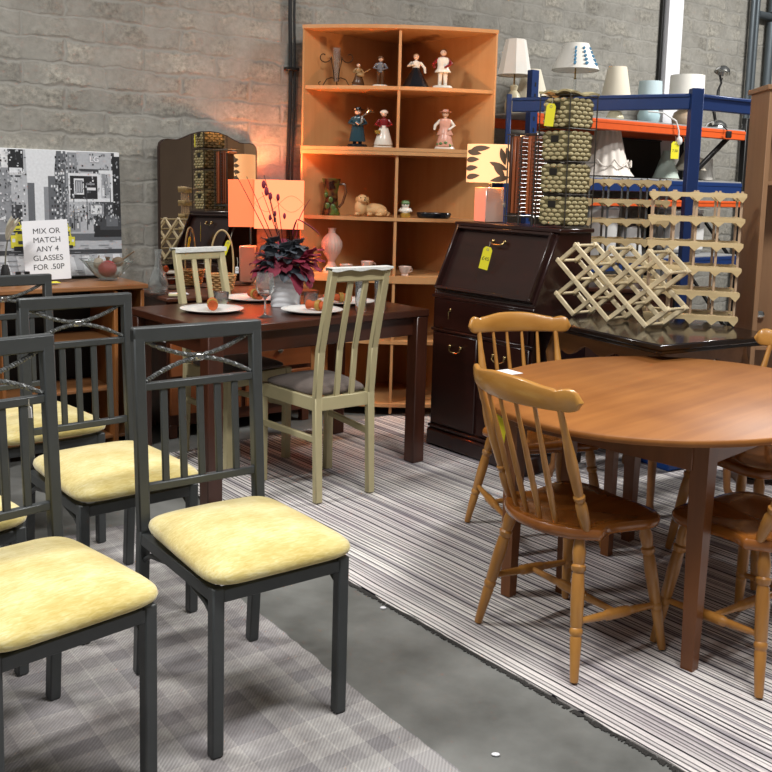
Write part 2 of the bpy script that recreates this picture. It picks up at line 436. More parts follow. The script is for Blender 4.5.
def tartan_rug():
    m, nt, b = new_mat('grey_tartan_weave'); N = nt.nodes; L = nt.links
    tc = N.new('ShaderNodeTexCoord'); sp = N.new('ShaderNodeSeparateXYZ'); L.new(tc.outputs['Object'], sp.inputs[0])
    def band(sock, per, steps):
        mu = N.new('ShaderNodeMath'); mu.operation = 'MULTIPLY'; mu.inputs[1].default_value = 1 / per; L.new(sock, mu.inputs[0])
        fr = N.new('ShaderNodeMath'); fr.operation = 'FRACT'; L.new(mu.outputs[0], fr.inputs[0])
        cr = N.new('ShaderNodeValToRGB'); cr.color_ramp.interpolation = 'CONSTANT'; e = cr.color_ramp.elements
        e[0].position = 0; e[0].color = (steps[0][1],) * 3 + (1,); e[1].position = steps[1][0]; e[1].color = (steps[1][1],) * 3 + (1,)
        for p, v in steps[2:]:
            q = e.new(p); q.color = (v, v, v, 1)
        L.new(fr.outputs[0], cr.inputs[0]); return cr.outputs[0]
    st = [(0, .15), (.3, .75), (.38, .55), (.5, 1), (.512, .55), (.62, .75), (.7, .15), (.85, .62)]
    bx = band(sp.outputs['X'], .42, st); by = band(sp.outputs['Y'], .42, st)
    ad = N.new('ShaderNodeMath'); ad.operation = 'ADD'; L.new(bx, ad.inputs[0]); L.new(by, ad.inputs[1])
    hf = N.new('ShaderNodeMath'); hf.operation = 'MULTIPLY'; hf.inputs[1].default_value = .5; L.new(ad.outputs[0], hf.inputs[0])
    cr = N.new('ShaderNodeValToRGB'); cr.color_ramp.elements[0].position = .1; cr.color_ramp.elements[0].color = hexc('#8f8c8e'); cr.color_ramp.elements[1].position = .95; cr.color_ramp.elements[1].color = hexc('#c6c3bf')
    L.new(hf.outputs[0], cr.inputs[0])
    # twill lines
    wv = N.new('ShaderNodeTexWave'); wv.wave_type = 'BANDS'; wv.bands_direction = 'DIAGONAL'; wv.inputs['Scale'].default_value = 48; wv.inputs['Distortion'].default_value = 1.5; L.new(tc.outputs['Object'], wv.inputs['Vector'])
    wr = N.new('ShaderNodeTexNoise'); wr.inputs['Scale'].default_value = 3.2; wr.inputs['Detail'].default_value = 7; wr.inputs['Roughness'].default_value = .65; L.new(tc.outputs['Object'], wr.inputs['Vector'])
    wc = N.new('ShaderNodeValToRGB'); wc.color_ramp.elements[0].position = .34; wc.color_ramp.elements[0].color = (.58, .55, .56, 1); wc.color_ramp.elements[1].position = .58; wc.color_ramp.elements[1].color = (1.05, 1.05, 1.05, 1); L.new(wr.outputs['Fac'], wc.inputs[0])
    m2 = N.new('ShaderNodeMix'); m2.data_type = 'RGBA'; m2.blend_type = 'MULTIPLY'; m2.inputs[0].default_value = 1; L.new(cr.outputs[0], m2.inputs[6]); L.new(wc.outputs[0], m2.inputs[7])
    tw = N.new('ShaderNodeValToRGB'); tw.color_ramp.elements[0].color = (.66, .66, .66, 1); tw.color_ramp.elements[1].color = (1.05, 1.05, 1.05, 1); L.new(wv.outputs['Fac'], tw.inputs[0])
    m3 = N.new('ShaderNodeMix'); m3.data_type = 'RGBA'; m3.blend_type = 'MULTIPLY'; m3.inputs[0].default_value = .6; L.new(m2.outputs[2], m3.inputs[6]); L.new(tw.outputs[0], m3.inputs[7])
    L.new(m3.outputs[2], b.inputs['Base Color']); b.inputs['Roughness'].default_value = 1; b.inputs['Specular IOR Level'].default_value = .1
    bp = N.new('ShaderNodeBump'); bp.inputs['Strength'].default_value = .35; bp.inputs['Distance'].default_value = .003
    L.new(wv.outputs['Fac'], bp.inputs['Height']); L.new(bp.outputs['Normal'], b.inputs['Normal'])
    return m

# ------------------------------------------------------------------ setting
WA = math.radians(36)
WO = Vector((-.65, 6.25, 0)); WD = Vector((math.cos(WA), math.sin(WA), 0)); WN = Vector((math.sin(WA), -math.cos(WA), 0))
def wp(s, off=0, z=0):
    """point s metres along the block wall, off metres out from it"""
    p = WO + WD * s + WN * off
    return (p.x, p.y, z)
w = MB(); w.box((0, 2.5, -.1), (18, 5.4, .2), b=.001)
wall = w.build('wall_back', block_wall(), smooth=False)
wall.matrix_world = T(*wp(2)) @ RZ(WA) @ RX(PI / 2) @ T(0, -.2, 0)
tag(wall, kind='structure')
w = MB(); w.box((0, 0, 2.2), (.2, 14, 4.5), b=.001); wr_ = tag(w.build('mirror_backdrop_wall', mat('mirror_backdrop_brown', '#5b4c40', .9, 0, .15, 3), loc=(7.2, 4.5, 0)), kind='structure')  # unseen wall added as a dark brown backdrop for the mirror's reflection
fl = MB(); fl.box((0, 0, -.05), (16, 18, .084), b=.001)
flo = fl.build('floor', concrete_floor(), smooth=False); flo.location = (0, 4, -.0)
tag(flo, kind='structure')

def edge_rug(name, label, p, ang, x0, x1, y0, y1, m, fr_mat, side):
    t = thing(name, label, 'rug', (p[0], p[1], 0), ang)
    b = MB(); random.seed(3)
    n = 90
    top = [(x0 + (x1 - x0) * i / n, (y0 if side < 0 else y1) + random.uniform(-.006, .006)) for i in range(n + 1)]
    if side < 0: out = top + [(x1, y1), (x0, y1)]
    else: out = [(x0, y0), (x1, y0)] + top[::-1]
    b.prism(out, -.0075, -.0012)
    b.build('pile', m, t, smooth=False)
    if fr_mat:
        g = MB()
        for i in range(2600):
            x = random.uniform(x0, x1); y = (y0 if side < 0 else y1)
            a = random.uniform(-.9, .9) + (-PI / 2 if side < 0 else PI / 2); l = random.uniform(.008, .022)
            g.tube([(x, y, -.0045), (x + math.cos(a) * l * .5, y + math.sin(a) * l * .5, -.0035), (x + math.cos(a) * l, y + math.sin(a) * l, -.0055)], .0022, 4)
        tag(g.build('frayed_edge', fr_mat, t), label='frayed dark underlay along the cut edge', kind='stuff')
    return t
A51 = math.atan2(-.775, .632)
edge_rug('striped_rug', 'large grey, white and black striped rug under the wooden tables', (.545, 2.632), A51, -2.95, 2.2, .0, 4.4, striped_rug(), mat('dark_rug_backing', '#3a3836', .95, 0, .3, 90), -1)
edge_rug('tartan_rug', 'pale grey tartan rug under the yellow-seated metal chairs', (-.096, 2.711), math.atan2(-.81, .59), -1.6, 2.0, -2.6, 0, tartan_rug(), None, 1)

# ------------------------------------------------------------------ metal dining chairs
def cushion_mesh(wf, wb, y0, y1, z0, h, dome, m, name, parent, e=.28):
    b = MB(); nu, nv = 40, 14
    vs = []; fs = []
    def sp(c, p): return math.copysign(abs(c) ** p, c)
    for j in range(nv + 1):
        ph = -PI / 2 + PI * j / nv
        for i in range(nu):
            th = 2 * PI * i / nu
            cz = sp(math.cos(ph), .5); x = cz * sp(math.cos(th), e); y = cz * sp(math.sin(th), e)
            z = sp(math.sin(ph), .85)
            k = (y + 1) / 2
            wx = (wb + (wf - wb) * k) / 2
            zz = z0 + h / 2 + z * h / 2 + (dome * max(0, (1 - x * x)) * max(0, (1 - y * y)) if z > 0 else 0)
            vs.append((x * wx, y0 + (y1 - y0) * k, zz))
    for j in range(nv):
        for i in range(nu):
            fs.append([j * nu + i, j * nu + (i + 1) % nu, (j + 1) * nu + (i + 1) % nu, (j + 1) * nu + i])
    fs.append(list(range(nu))[::-1]); fs.append([nv * nu + i for i in range(nu)])
    b.add(vs, fs); return b.build(name, m, parent, angle=80)

def make_metal_chair():
    t = thing('metal_dining_chair', 'x', 'chair', group='metal chairs with yellow seats')
    s = .034
    for sx in (-1, 1):
        b = MB(); b.bar((sx * .192, .25, 0), (sx * .192, .25, .462), s, s, b=.004); b.build('leg', IRON, t)
        # rear leg below the seat: splayed slightly backwards
        b = MB(); b.bar((sx * .192, -.262, 0), (sx * .192, -.228, .47), s, s, b=.004); b.build('leg', IRON, t)
        b = MB(); b.bar((sx * .192, -.228, .462), (sx * .192, -.268, 1.052), s, s, b=.004, ext=.004); b.build('back_post', IRON, t)
    b = MB()
    b.bar((-.18, .25, .438), (.18, .25, .438), s * .8, .036)
    b.bar((-.18, -.228, .438), (.18, -.228, .438), s * .8, .036)
    for sx in (-1, 1): b.bar((sx * .192, -.22, .438), (sx * .192, .24, .438), s * .8, .036)
    b.build('seat_frame', IRON, t)
    b = MB()
    for sx in (-1, 1):
        b.tube([(sx * .192, -.232, .365), (sx * .192, -.17, .40), (sx * .192, -.05, .422), (sx * .192, .08, .422), (sx * .192, .19, .40), (sx * .192, .245, .37)], .008, 6)
    b.build('arched_brace', IRON, t)
    def yb(z): return -.228 - .04 * (z - .462) / .6
    b = MB(); b.bar((-.209, yb(1.038), 1.038), (.209, yb(1.038), 1.038), .034, .046, b=.004); b.build('top_rail', IRON, t)
    b = MB(); b.bar((-.18, yb(.885), .885), (.18, yb(.885), .885), .022, .024); b.build('back_rail', IRON, t)
    b = MB(); b.bar((-.18, yb(.585), .585), (.18, yb(.585), .585), .022, .024); b.build('back_rail', IRON, t)
    for i in range(5):
        x = -.117 + i * .0585
        b = MB(); b.bar((x, yb(.58), .58), (x, yb(.89), .89), .022, .012, up=(0, 1, 0)); b.build('slat', IRON, t)
    # twisted wires: an upper bow and a lower bow that meet under a clip
    ROPE = mat('twisted_wire', '#6a6c6c', .45, .5, .2, 60)
    for sg in (-1, 1):
        b = MB(); n = 110
        for ph in (0, PI):
            pts = []
            for i in range(n + 1):
                u = -1 + 2 * i / n
                x = u * .175; z = .96 + sg * (.004 + .058 * abs(u) ** 1.7)
                a = u * 75 + ph
                pts.append((x, yb(z) + .0042 * math.cos(a), z + .0042 * math.sin(a)))
            b.tube(pts, .0042, 6)
        b.build('twisted_bar', ROPE, t)
    b = MB(); b.box((0, yb(.96), .96), (.032, .024, .024), b=.006); tag(b.build('clip', SILVER, t), label='silver clip')
    cushion_mesh(.452, .415, -.215, .300, .456, .070, .024, YEL, 'seat_cushion', t)
    return t
chair = make_metal_chair()
def place(o, c, fd, label):
    o.location = (c[0], c[1], 0); o.rotation_euler = (0, 0, facing(*fd)); o['label'] = label
place(chair, (-.408, 2.63), (.30, -.405), 'metal chair with yellow seat on the edge of the tartan rug, nearest the bare concrete')
for c, fd, lb in [((-.875, 2.25), (.355, -.348), 'yellow-seated metal chair in front, carrying a small white tag on its back'),
                  ((-.955, 3.215), (.325, -.39), 'yellow-seated metal chair directly in front of the teak shelf unit and fruit bowl'),
                  ((-1.455, 3.81), (.32, -.36), 'rearmost yellow-seated metal chair, its back against the teak shelf unit'),
                  ((-1.38, 2.74), (.35, -.35), 'yellow-seated metal chair cut by the picture edge behind the tagged chair')]:
    place(copy_tree(chair), c, fd, lb)

# ------------------------------------------------------------------ windsor chairs
LEGP = [(0, .012), (.02, .0135), (.30, .0185), (.315, .0165), (.335, .0205), (.36, .0205), (.375, .0165), (.39, .019), (.62, .0215), (.74, .019), (.755, .0165), (.77, .022), (.80, .023), (.815, .017), (.83, .019), (.9, .0215), (1, .015)]
STRP = [(0, .009), (.3, .013), (.34, .012), (.36, .0165), (.40, .0175), (.6, .0175), (.64, .0165), (.66, .012), (.7, .013), (1, .009)]
POSTP = [(0, .012), (.04, .015), (.14, .019), (.22, .0185), (.25, .014), (.265, .018), (.29, .019), (.305, .014), (.33, .0155), (.55, .0185), (.7, .015), (.82, .0115), (.86, .011), (1, .010)]
def make_windsor():
    t = thing('windsor_chair', 'x', 'chair', group='spindle-back wooden chairs around the drop-leaf table')
    zs = .425
    LT = [(-.155, -.13), (.155, -.13), (-.165, .15), (.165, .15)]
    LB = [(-.232, -.20), (.232, -.20), (-.225, .205), (.225, .205)]
    for (a, b_), (c, d) in zip(LT, LB):
        b = MB(); b.turned((c, d, .005), (a, b_, zs), LEGP, 12); b.build('leg', WINDSOR, t)
    def on(i, k): return Vector((LB[i][0] + (LT[i][0] - LB[i][0]) * k, LB[i][1] + (LT[i][1] - LB[i][1]) * k, zs * k))
    for i, j in ((0, 2), (1, 3)):
        b = MB(); b.turned(on(i, .42), on(j, .36), STRP, 10); b.build('stretcher', WINDSOR, t)
    m1 = (on(0, .42) + on(2, .36)) / 2; m2 = (on(1, .42) + on(3, .36)) / 2
    b = MB(); b.turned(m1, m2, STRP, 10); b.build('stretcher', WINDSOR, t)
    # saddle seat: round back, waisted sides, flared front
    half = [(.0, .205), (.09, .213), (.165, .205), (.205, .18), (.222, .13), (.208, .07), (.193, .0), (.196, -.05), (.215, -.095), (.205, -.115), (.17, -.16), (.11, -.198), (.05, -.216)]
    def sm(p):
        out = []
        k = len(p)
        for i in range(k):
            p0, p1, p2, p3 = p[i - 1], p[i], p[(i + 1) % k], p[(i + 2) % k]
            for q in range(3):
                u = q / 3
                out.append(tuple(.5 * ((2 * p1[a]) + (p2[a] - p0[a]) * u + (2 * p0[a] - 5 * p1[a] + 4 * p2[a] - p3[a]) * u * u + (3 * p1[a] - p0[a] - 3 * p2[a] + p3[a]) * u ** 3) for a in (0, 1)))
        return out
    full = half + [(0, -.219)] + [(-x, y) for x, y in half[:0:-1]]
    o = sm(full)
    k = len(o); b = MB(); vs = []; fs = []
    rings = [(.93, .422), (.985, .428), (1, .440), (.995, .452), (.97, .459), (.85, .459), (.6, .452), (.3, .448), (0, .447)]
    for s, z in rings[:-1]:
        for p in o:
            zz = z
            if s <= .85: zz += .010 * max(0, p[1] * s / .2) * (1 - abs(p[0]) / .25)
            vs.append((p[0] * s, p[1] * s, zz))
    vs.append((0, 0, rings[-1][1]))
    n = len(rings) - 1
    for i in range(n - 1):
        for j in range(k): fs.append([i * k + j, i * k + (j + 1) % k, (i + 1) * k + (j + 1) % k, (i + 1) * k + j])
    for j in range(k): fs.append([(n - 1) * k + j, (n - 1) * k + (j + 1) % k, n * k])
    fs.append(list(range(k))[::-1])
    b.add(vs, fs); tag(b.build('seat', SEATW, t, angle=50), label='darker brown saddle seat')
    # comb rail, curved in plan with a scrolled top edge and rounded ears
    def rail(u):  # u in -1..1 -> x,y centre
        return u * .243, -.315 + .075 * u * u
    b = MB(); nu = 44
    prof = []
    for i in range(nu + 1):
        u = -1 + 2 * i / nu; x, y = rail(u); a = abs(u)
        top = .905 - .004 * math.cos(a * 2 * PI) * (1 - a) - .020 * (1 - math.cos(PI * min(1, a / .72))) / 2
        if a > .72: top = .881 + .012 * math.sin((a - .72) / .28 * PI * .62)
        bot = .822 + .003 * a
        if a > .84:
            q = math.sqrt(max(0, 1 - ((a - .84) / .16) ** 2)); mid = .857
            top = mid + (top - mid) * q; bot = mid + (bot - mid) * q
        prof.append((x, y, bot, top))
    prof = [(x, y, bo + .022, bo + .022 + (tp - bo) * 1.1) for x, y, bo, tp in prof]
    vs = []; fs = []
    for x, y, bo, tp in prof:
        lean = lambda z: -(z - .86) * .18
        th = .011; c = min(.006, (tp - bo) * .3)
        for dy, z in ((-th, bo + c), (-th, tp - c), (-th * .5, tp), (th * .5, tp), (th, tp - c), (th, bo + c), (th * .5, bo), (-th * .5, bo)):
            vs.append((x, y + dy + lean(z), z))
    for i in range(nu):
        for j in range(8): fs.append([i * 8 + j, i * 8 + (j + 1) % 8, (i + 1) * 8 + (j + 1) % 8, (i + 1) * 8 + j])
    fs.append(list(range(8))[::-1]); fs.append([nu * 8 + j for j in range(8)])
    b.add(vs, fs); b.build('comb_rail', wood('honey_pine_rail', '#a06c2c', '#bd8a44', .28, 0, .7, coat=.3), t, angle=60)
    for sx in (-1, 1):
        x, y = rail(sx * .76)
        b = MB(); b.turned((sx * .178, -.125, .452), (x, y, .855), POSTP, 12); b.build('back_post', WINDSOR, t)
    for u in (-.44, -.15, .15, .44):
        x, y = rail(u)
        b = MB(); b.turned((x * .86, -.185 + .03 * abs(u), .452), (x, y, .852), [(0, .007), (.1, .0085), (.3, .0105), (.33, .0085), (.36, .0105), (.7, .0085), (1, .0065)], 8); b.build('spindle', WINDSOR, t)
    return t
wch = make_windsor()
place(wch, (.642, 3.030), (.334, .222), 'wooden spindle-back chair at the table end facing away, standing alone in front')
for c, fd, lb in [((.665, 3.96), (.26, -.97), 'wooden spindle-back chair behind the table, between the dark bureau and the table'),
                  ((1.225, 2.965), (-.56, .83), 'wooden spindle-back chair cut by the picture edge beside the near table leg'),
                  ((1.50, 3.735), (-.885, -.466), 'wooden spindle-back chair before the tall tan bookcase')]:
    place(copy_tree(wch), c, fd, lb)

# ------------------------------------------------------------------ oval drop-leaf table
t = thing('dropleaf_table', 'oval orange-brown wooden drop-leaf dining table with plain tapered legs', 'table', (1.03, 3.39, 0), math.radians(45))
b = MB(); n = 72
ot = [(.765 * math.cos(2 * PI * i / n), .615 * math.sin(2 * PI * i / n)) for i in range(n)]
b.prism(ot, .755, .778, bev=.005)
b.build('tabletop', TABLEW, t, angle=60)
b = MB()
for y in (-.34, .34): b.box((0, y, .70), (.88, .022, .11))
for x in (-.44, .44): b.box((x, 0, .70), (.022, .68, .11))
b.build('apron', TABLEL, t)
def tapered(b, x, y, z1, w1, w0):
    vs = [(x + sx * w0 / 2, y + sy * w0 / 2, 0) for sx, sy in ((-1, -1), (1, -1), (1, 1), (-1, 1))] + [(x + sx * w1 / 2, y + sy * w1 / 2, z1) for sx, sy in ((-1, -1), (1, -1), (1, 1), (-1, 1))]
    b.add(vs, [[3, 2, 1, 0], [4, 5, 6, 7], [0, 1, 5, 4], [1, 2, 6, 5], [2, 3, 7, 6], [3, 0, 4, 7]])
for sx in (-1, 1):
    for sy in (-1, 1):
        b = MB(); tapered(b, sx * .415, sy * .36, .755, .062, .04); b.build('leg', TABLEL, t, smooth=False)
for x, y, w1 in ((-.245, .24, .04), (.2, .33, .04)):
    b = MB(); tapered(b, x, y, .70, w1, .036); b.build('gate_leg', TABLEL, t, smooth=False)

# ------------------------------------------------------------------ dark dining table
def loc2w(o, a, x, y):  # local table coordinates to world
    return (o[0] + x * math.cos(a) - y * math.sin(a), o[1] + x * math.sin(a) + y * math.cos(a))
DT = (-.533, 4.894); DA = math.radians(40)
t = thing('dining_table', 'dark mahogany-coloured rectangular dining table laid with plates and napkins', 'table', (*DT, 0), DA)
b = MB(); b.box((0, 0, .816), (1.33, .80, .038), b=.004); b.build('tabletop', MAHOG, t)
b = MB()
for y in (-.35, .35): b.box((0, y, .745), (1.17, .022, .10))
for x in (-.61, .61): b.box((x, 0, .745), (.022, .63, .10))
b.build('apron', MAHOG, t)
for sx in (-1, 1):
    for sy in (-1, 1):
        b = MB(); b.box((sx * .622, sy * .357, .3985), (.078, .078, .797), b=.004); b.build('leg', MAHOGV, t)

# cream chairs
def make_cream():
    t = thing('slat_back_chair', 'x', 'chair', group='cream chairs at the dark dining table')
    for sx in (-1, 1):
        b = MB(); b.bar((sx * .195, .218, 0), (sx * .195, .218, .50), .04, .036, up=(0, 1, 0)); b.build('leg', CREAMW, t)
        b = MB(); pts = [(sx * .15, -.225, .006), (sx * .15, -.205, .5), (sx * .15, -.225, .72), (sx * .146, -.315, 1.10)]
        for p, q in zip(pts, pts[1:]): b.bar(p, q, .038, .034, up=(0, 1, 0), b=.004, ext=.003)
        b.build('back_post', CREAMW, t)
    b = MB(); b.box((0, .218, .468), (.36, .024, .064)); b.box((0, -.205, .468), (.27, .024, .064))
    for sx in (-1, 1): b.bar((sx * .152, -.2, .468), (sx * .195, .21, .468), .064, .024, up=(1, 0, 0))
    b.build('seat_frame', CREAMW, t)
    for sx in (-1, 1):
        b = MB(); b.bar((sx * .152, -.21, .30), (sx * .195, .215, .30), .03, .02, up=(1, 0, 0)); b.build('stretcher', CREAMW, t)
    b = MB(); b.box((0, -.307, 1.075), (.30, .026, .056), X=None, b=.006); b.build('top_rail', CREAMW, t)
    for x in (-.042, .042):
        b = MB()
        pts = [(x, -.205, .5), (x, -.225, .72), (x, -.305, 1.06)]
        for p, q in zip(pts, pts[1:]): b.bar(p, q, .03, .014, up=(0, 1, 0), ext=.002)
        b.build('slat', CREAMW, t)
    c = cushion_mesh(.40, .31, -.185, .225, .49, .045, .03, TAUPE, 'seat_cushion', t)
    tag(c, label='grey-brown velvet seat pad')
    return t
cr1 = make_cream(); place(cr1, (-.31, 4.56), (-.6, .8), 'cream slat-back chair in front of the dark dining table, back towards us')
cr2 = copy_tree(cr1); place(cr2, (-.815, 5.03), (.728, -.685), 'cream slat-back chair behind the dark dining table, below the shaped mirror')
# white wrap left on both top rails
def wrap(c, fd, z, w, label, drop):
    a = facing(*fd); x, y = loc2w(c, a, 0, -.314)
    t = tag(MB().sheet(lambda u, v: ((u - .5) * w, (.028 if v < .3 else (-.028 if v > .7 else (.5 - v) * .14)) + .002 * math.sin(u * 23 + v * 9) * (v > .3) * (v < .7),
            (-drop * (1 - v / .3) if v < .3 else (-drop * .8 * (v - .7) / .3 * (1 + .4 * math.sin(u * 17)) if v > .7 else .003))), 30, 20, .0015).build('packing_wrap', mat('white_foam_wrap', '#d9dcd8', .6, 0, .1, 60, .4, 120), loc=(x, y, z)), label, 'packing wrap')
    t.rotation_euler = (0, 0, a); return t
wrap((-.31, 4.56), (-.6, .8), 1.110, .34, 'strip of white wrap over the top rail of the cream chair in front', .012)
wrap((-.815, 5.03), (.728, -.685), 1.110, .34, 'strip of white wrap over the top rail of the cream chair below the mirror', .02)

# ------------------------------------------------------------------ table settings
def onT(x, y): return loc2w(DT, DA, x, y)
ZT = .835
def make_plate():
    t = thing('dinner_plate', 'x', 'plate', group='white plates on the dark table')
    b = MB(); b.lathe([(0, .004), (.085, .004), (.09, .0), (.10, .0), (.155, .014), (.158, .017), (.154, .018), (.105, .0075), (0, .0075)], 48); b.build('plate_body', WHITE, t)
    b = MB()
    b.tube([(.145 * math.cos(2 * PI * i / 60), .145 * math.sin(2 * PI * i / 60), .0165) for i in range(60)], .0011, 5, closed=True)
    b.build('beaded_rim', mat('pale_grey_rim', '#b9b7b4', .3, 0, 0), t)
    return t
pl = make_plate()
PL = [((-.87, 4.71), 'white dinner plate nearest the wine glass, in front of the cream chair below the mirror'), ((-.735, 5.2), 'white dinner plate behind the wine glass and vase'),
      ((-.374, 4.78), 'white dinner plate beside the front cream chair, with its napkin roll on the right'), ((-.22, 5.17), 'white dinner plate behind the front cream chair, mostly hidden by it')]
for i, (p, lb) in enumerate(PL):
    o = pl if i == 0 else copy_tree(pl); o.location = (*p, ZT); o['label'] = lb
NAP = mat('rust_orange_linen', '#b4542a', .9, 0, .25, 60, .3, 200)
def make_napkin():
    t = thing('napkin_roll', 'x', 'napkin', group='orange napkins in rings')
    b = MB(); pts = []
    n = 60
    prof = [(i / 12, .018 + .006 * abs(i / 6 - 1) ** 2 + .003 * math.sin(i * 1.7)) for i in range(13)]
    b.lathe([(.004, .01), (r_ := .0, .012)] if False else [(.0, .012)] + [(r, x * .12) for x, r in prof] + [(.012, .118), (.006, .10), (0, .098)], 18, X=T(0, 0, .024) @ RY(PI / 2) @ T(0, 0, -.06))
    b.build('napkin', NAP, t)
    b = MB()
    for k in range(3): b.tube([(-.004 + k * .008, .0235 * math.cos(a), .024 + .0235 * math.sin(a)) for a in [2 * PI * i / 24 for i in range(24)]], .0042, 6, closed=True)
    tag(b.build('napkin_ring', mat('wicker_gold', '#a8843f', .5, .2, .3, 120), t), label='gold woven ring')
    return t
nk = make_napkin()
for i, (p, rz, lb) in enumerate([((-.865, 4.70), math.radians(102), 'orange napkin roll on the plate nearest the wine glass, end on to us'), ((-.345, 4.775), math.radians(-25), 'orange napkin roll on the plate beside the front cream chair'),
                         ((-.25, 5.12), math.radians(20), 'orange napkin roll on the plate behind the front cream chair'), ((-.72, 5.18), math.radians(-60), 'orange napkin roll on the plate behind the vase')]):
    o = nk if i == 0 else copy_tree(nk); o.location = (*p, ZT + .0125); o.rotation_euler = (0, 0, rz); o['label'] = lb
GLASS = mat('clear_glass', '#eef2f2', .03, 0, 0, trans=.94, ior=1.45)
def glass_obj(name, label, cat, prof, p, z, group=None, n=32):
    b = MB(); b.lathe(prof, n); o = b.build(name, GLASS, loc=(p[0], p[1], z), angle=60)
    return tag(o, label, cat, group)
wg = [(0, 0), (.036, 0), (.037, .002), (.02, .005), (.006, .012), (.0045, .03), (.0045, .085), (.009, .095), (.03, .11), (.044, .135), (.047, .16), (.043, .19), (.0375, .215), (.0365, .215), (.042, .19), (.0455, .16), (.0425, .136), (.029, .112), (.008, .099), (0, .098)]
glass_obj('wine_glass', 'stemmed wine glass beside the white flower vase', 'glass', wg, (-.585, 4.56), ZT)
tm = [(0, 0), (.03, 0), (.034, .003), (.038, .07), (.0375, .071), (.0365, .07), (.032, .008), (0, .007)]
glass_obj('glass_tumbler', 'short clear tumbler behind the left napkin roll', 'glass', tm, (-.86, 4.93), ZT, 'short tumblers on the dark table')
glass_obj('glass_tumbler', 'short clear tumbler just right of the white vase', 'glass', tm, (-.40, 5.00), ZT, 'short tumblers on the dark table')
tg = [(0, 0), (.026, 0), (.028, .004), (.033, .165), (.032, .166), (.031, .165), (.0255, .014), (0, .012)]
glass_obj('tall_glass', 'tall cut glass seen through the right post of the front cream chair', 'glass', tg, (-.03, 4.90), ZT, 'tall glasses on the dark table')
glass_obj('tall_glass', 'tall cut glass seen between the slats of the front cream chair', 'glass', tg, (-.13, 4.88), ZT, 'tall glasses on the dark table')

# flower arrangement
t = thing('flower_arrangement', 'burgundy and black artificial flowers with tall twigs in a white rippled vase', 'flowers', (-.53, 4.975, ZT))
b = MB()
vs = []
def vase_pt(u, v):
    a = 2 * PI * u; r = .074 + .006 * v
    q = abs(math.cos(a)) ** .6, abs(math.sin(a)) ** .6
    x = math.copysign(q[0], math.cos(a)) * r; y = math.copysign(q[1], math.sin(a)) * r * .8
    rip = 1 + .022 * math.sin(14 * v * 3 + 9 * math.sin(a * 1) + 4 * u)
    return (x * rip, y * rip, .002 + .195 * v)
b.sheet(lambda u, v: vase_pt(u, v), 48, 40, .005)
b.ell((0, 0, .008), (.062, .05, .006)); b.build('vase', mat('white_rippled_vase', '#cfd0d3', .3, 0, .08, 30), t)
BURG = mat('burgundy_petals', '#7d2138', .7, 0, .35, 40); BLK = mat('black_grey_leaves', '#454b53', .5, 0, .3, 40); TWIG = mat('dark_twig', '#2a0f12', .6, 0, .2, 30)
def leaf(b, base, d, L, W, bend, fold=.35, ruf=.0):
    base = Vector(base); d = Vector(d).normalized()
    side = d.cross(Vector((0, 0, 1)))
    if side.length < .1: side = Vector((1, 0, 0))
    side.normalize(); up = side.cross(d)
    def fn(u, v):
        w = W * math.sin(PI * min(1, (u * .92 + .06))) ** .6 * (1 - .2 * u); s = (v - .5)
        return base + d * (u * L) + side * (s * w) + up * (abs(s) * w * fold - bend * u * u * L + ruf * math.sin(u * 14 + v * 5))
    b.sheet(fn, 10, 6, .0012)
random.seed(11)
bb = MB(); bk = MB()
for i in range(30):
    a = random.uniform(0, 2 * PI); el = random.uniform(-.25, 1.0); h = .20 + random.uniform(.0, .07)
    d = (math.cos(a) * math.cos(el), math.sin(a) * math.cos(el), math.sin(el))
    leaf(bb if i % 3 else bk, (math.cos(a) * .045, math.sin(a) * .035, h), d, random.uniform(.09, .14), random.uniform(.08, .11), random.uniform(.3, .8), random.uniform(-.2, .3), .006)
# hanging burgundy petals at both sides, and a broad bloom on the right
for x0, dx, dz, L in ((-.07, -.75, -.55, .15), (-.08, -.5, -.9, .14), (-.06, -.9, .0, .13), (.07, .7, -.65, .14), (.09, .45, -.9, .15), (.08, .9, -.2, .13), (.08, .8, .45, .13), (.10, .55, .9, .11), (.10, .95, .2, .12), (.0, .1, -.25, .09)):
    leaf(bb, (x0, -.055, .245), (dx, -.45, dz), L, .085, .15, .2, .006)
# dark rounded flowers facing out
for cx, cy_, cz in ((-.085, -.075, .245), (-.075, -.04, .33), (.005, -.095, .30), (.055, -.07, .325)):
    for k in range(5):
        a = k * 2 * PI / 5 + cx * 20; leaf(bk, (cx, cy_, cz), (math.cos(a) * .9 + cx, -.45, math.sin(a) * .9), .068, .085, .25, .15, .004)
tag(bb.build('burgundy_leaf', BURG, t), kind='stuff'); tag(bk.build('black_leaf', BLK, t), kind='stuff')
for (dx, dz, x0) in ((-.12, .44, -.0), (-.10, .40, -.01), (-.19, .43, -.02), (-.25, .46, -.03), (-.05, .34, .0), (-.14, .36, .01)):
    b = MB(); pts = [(x0 + dx * (k / 8) ** 1.2, -.02 + .01 * math.sin(k), .2 + 1.1 * dz * k / 8) for k in range(9)]
    b.tube(pts, [.0035 - .00025 * k for k in range(9)], 6); b.build('twig', TWIG, t)
for (x, z, r) in ((-.105, .60, .016), (-.12, .635, .015), (-.085, .575, .014), (-.045, .57, .013), (-.06, .485, .011), (-.085, .465, .011), (-.06, .455, .010), (-.01, .475, .011)):
    b = MB(); b.ell((x, -.02, z), (r * .75, r * .75, r * 1.5), 10, 7); b.build('seed_pod', BURG, t)
b = MB(); leaf(b, (.06, -.04, .46), (.8, 0, -.4), .14, .035, .1); leaf(b, (.06, -.04, .46), (-.3, 0, -.8), .09, .04, .1); leaf(b, (.065, -.04, .45), (.35, 0, .9), .13, .018, .1)
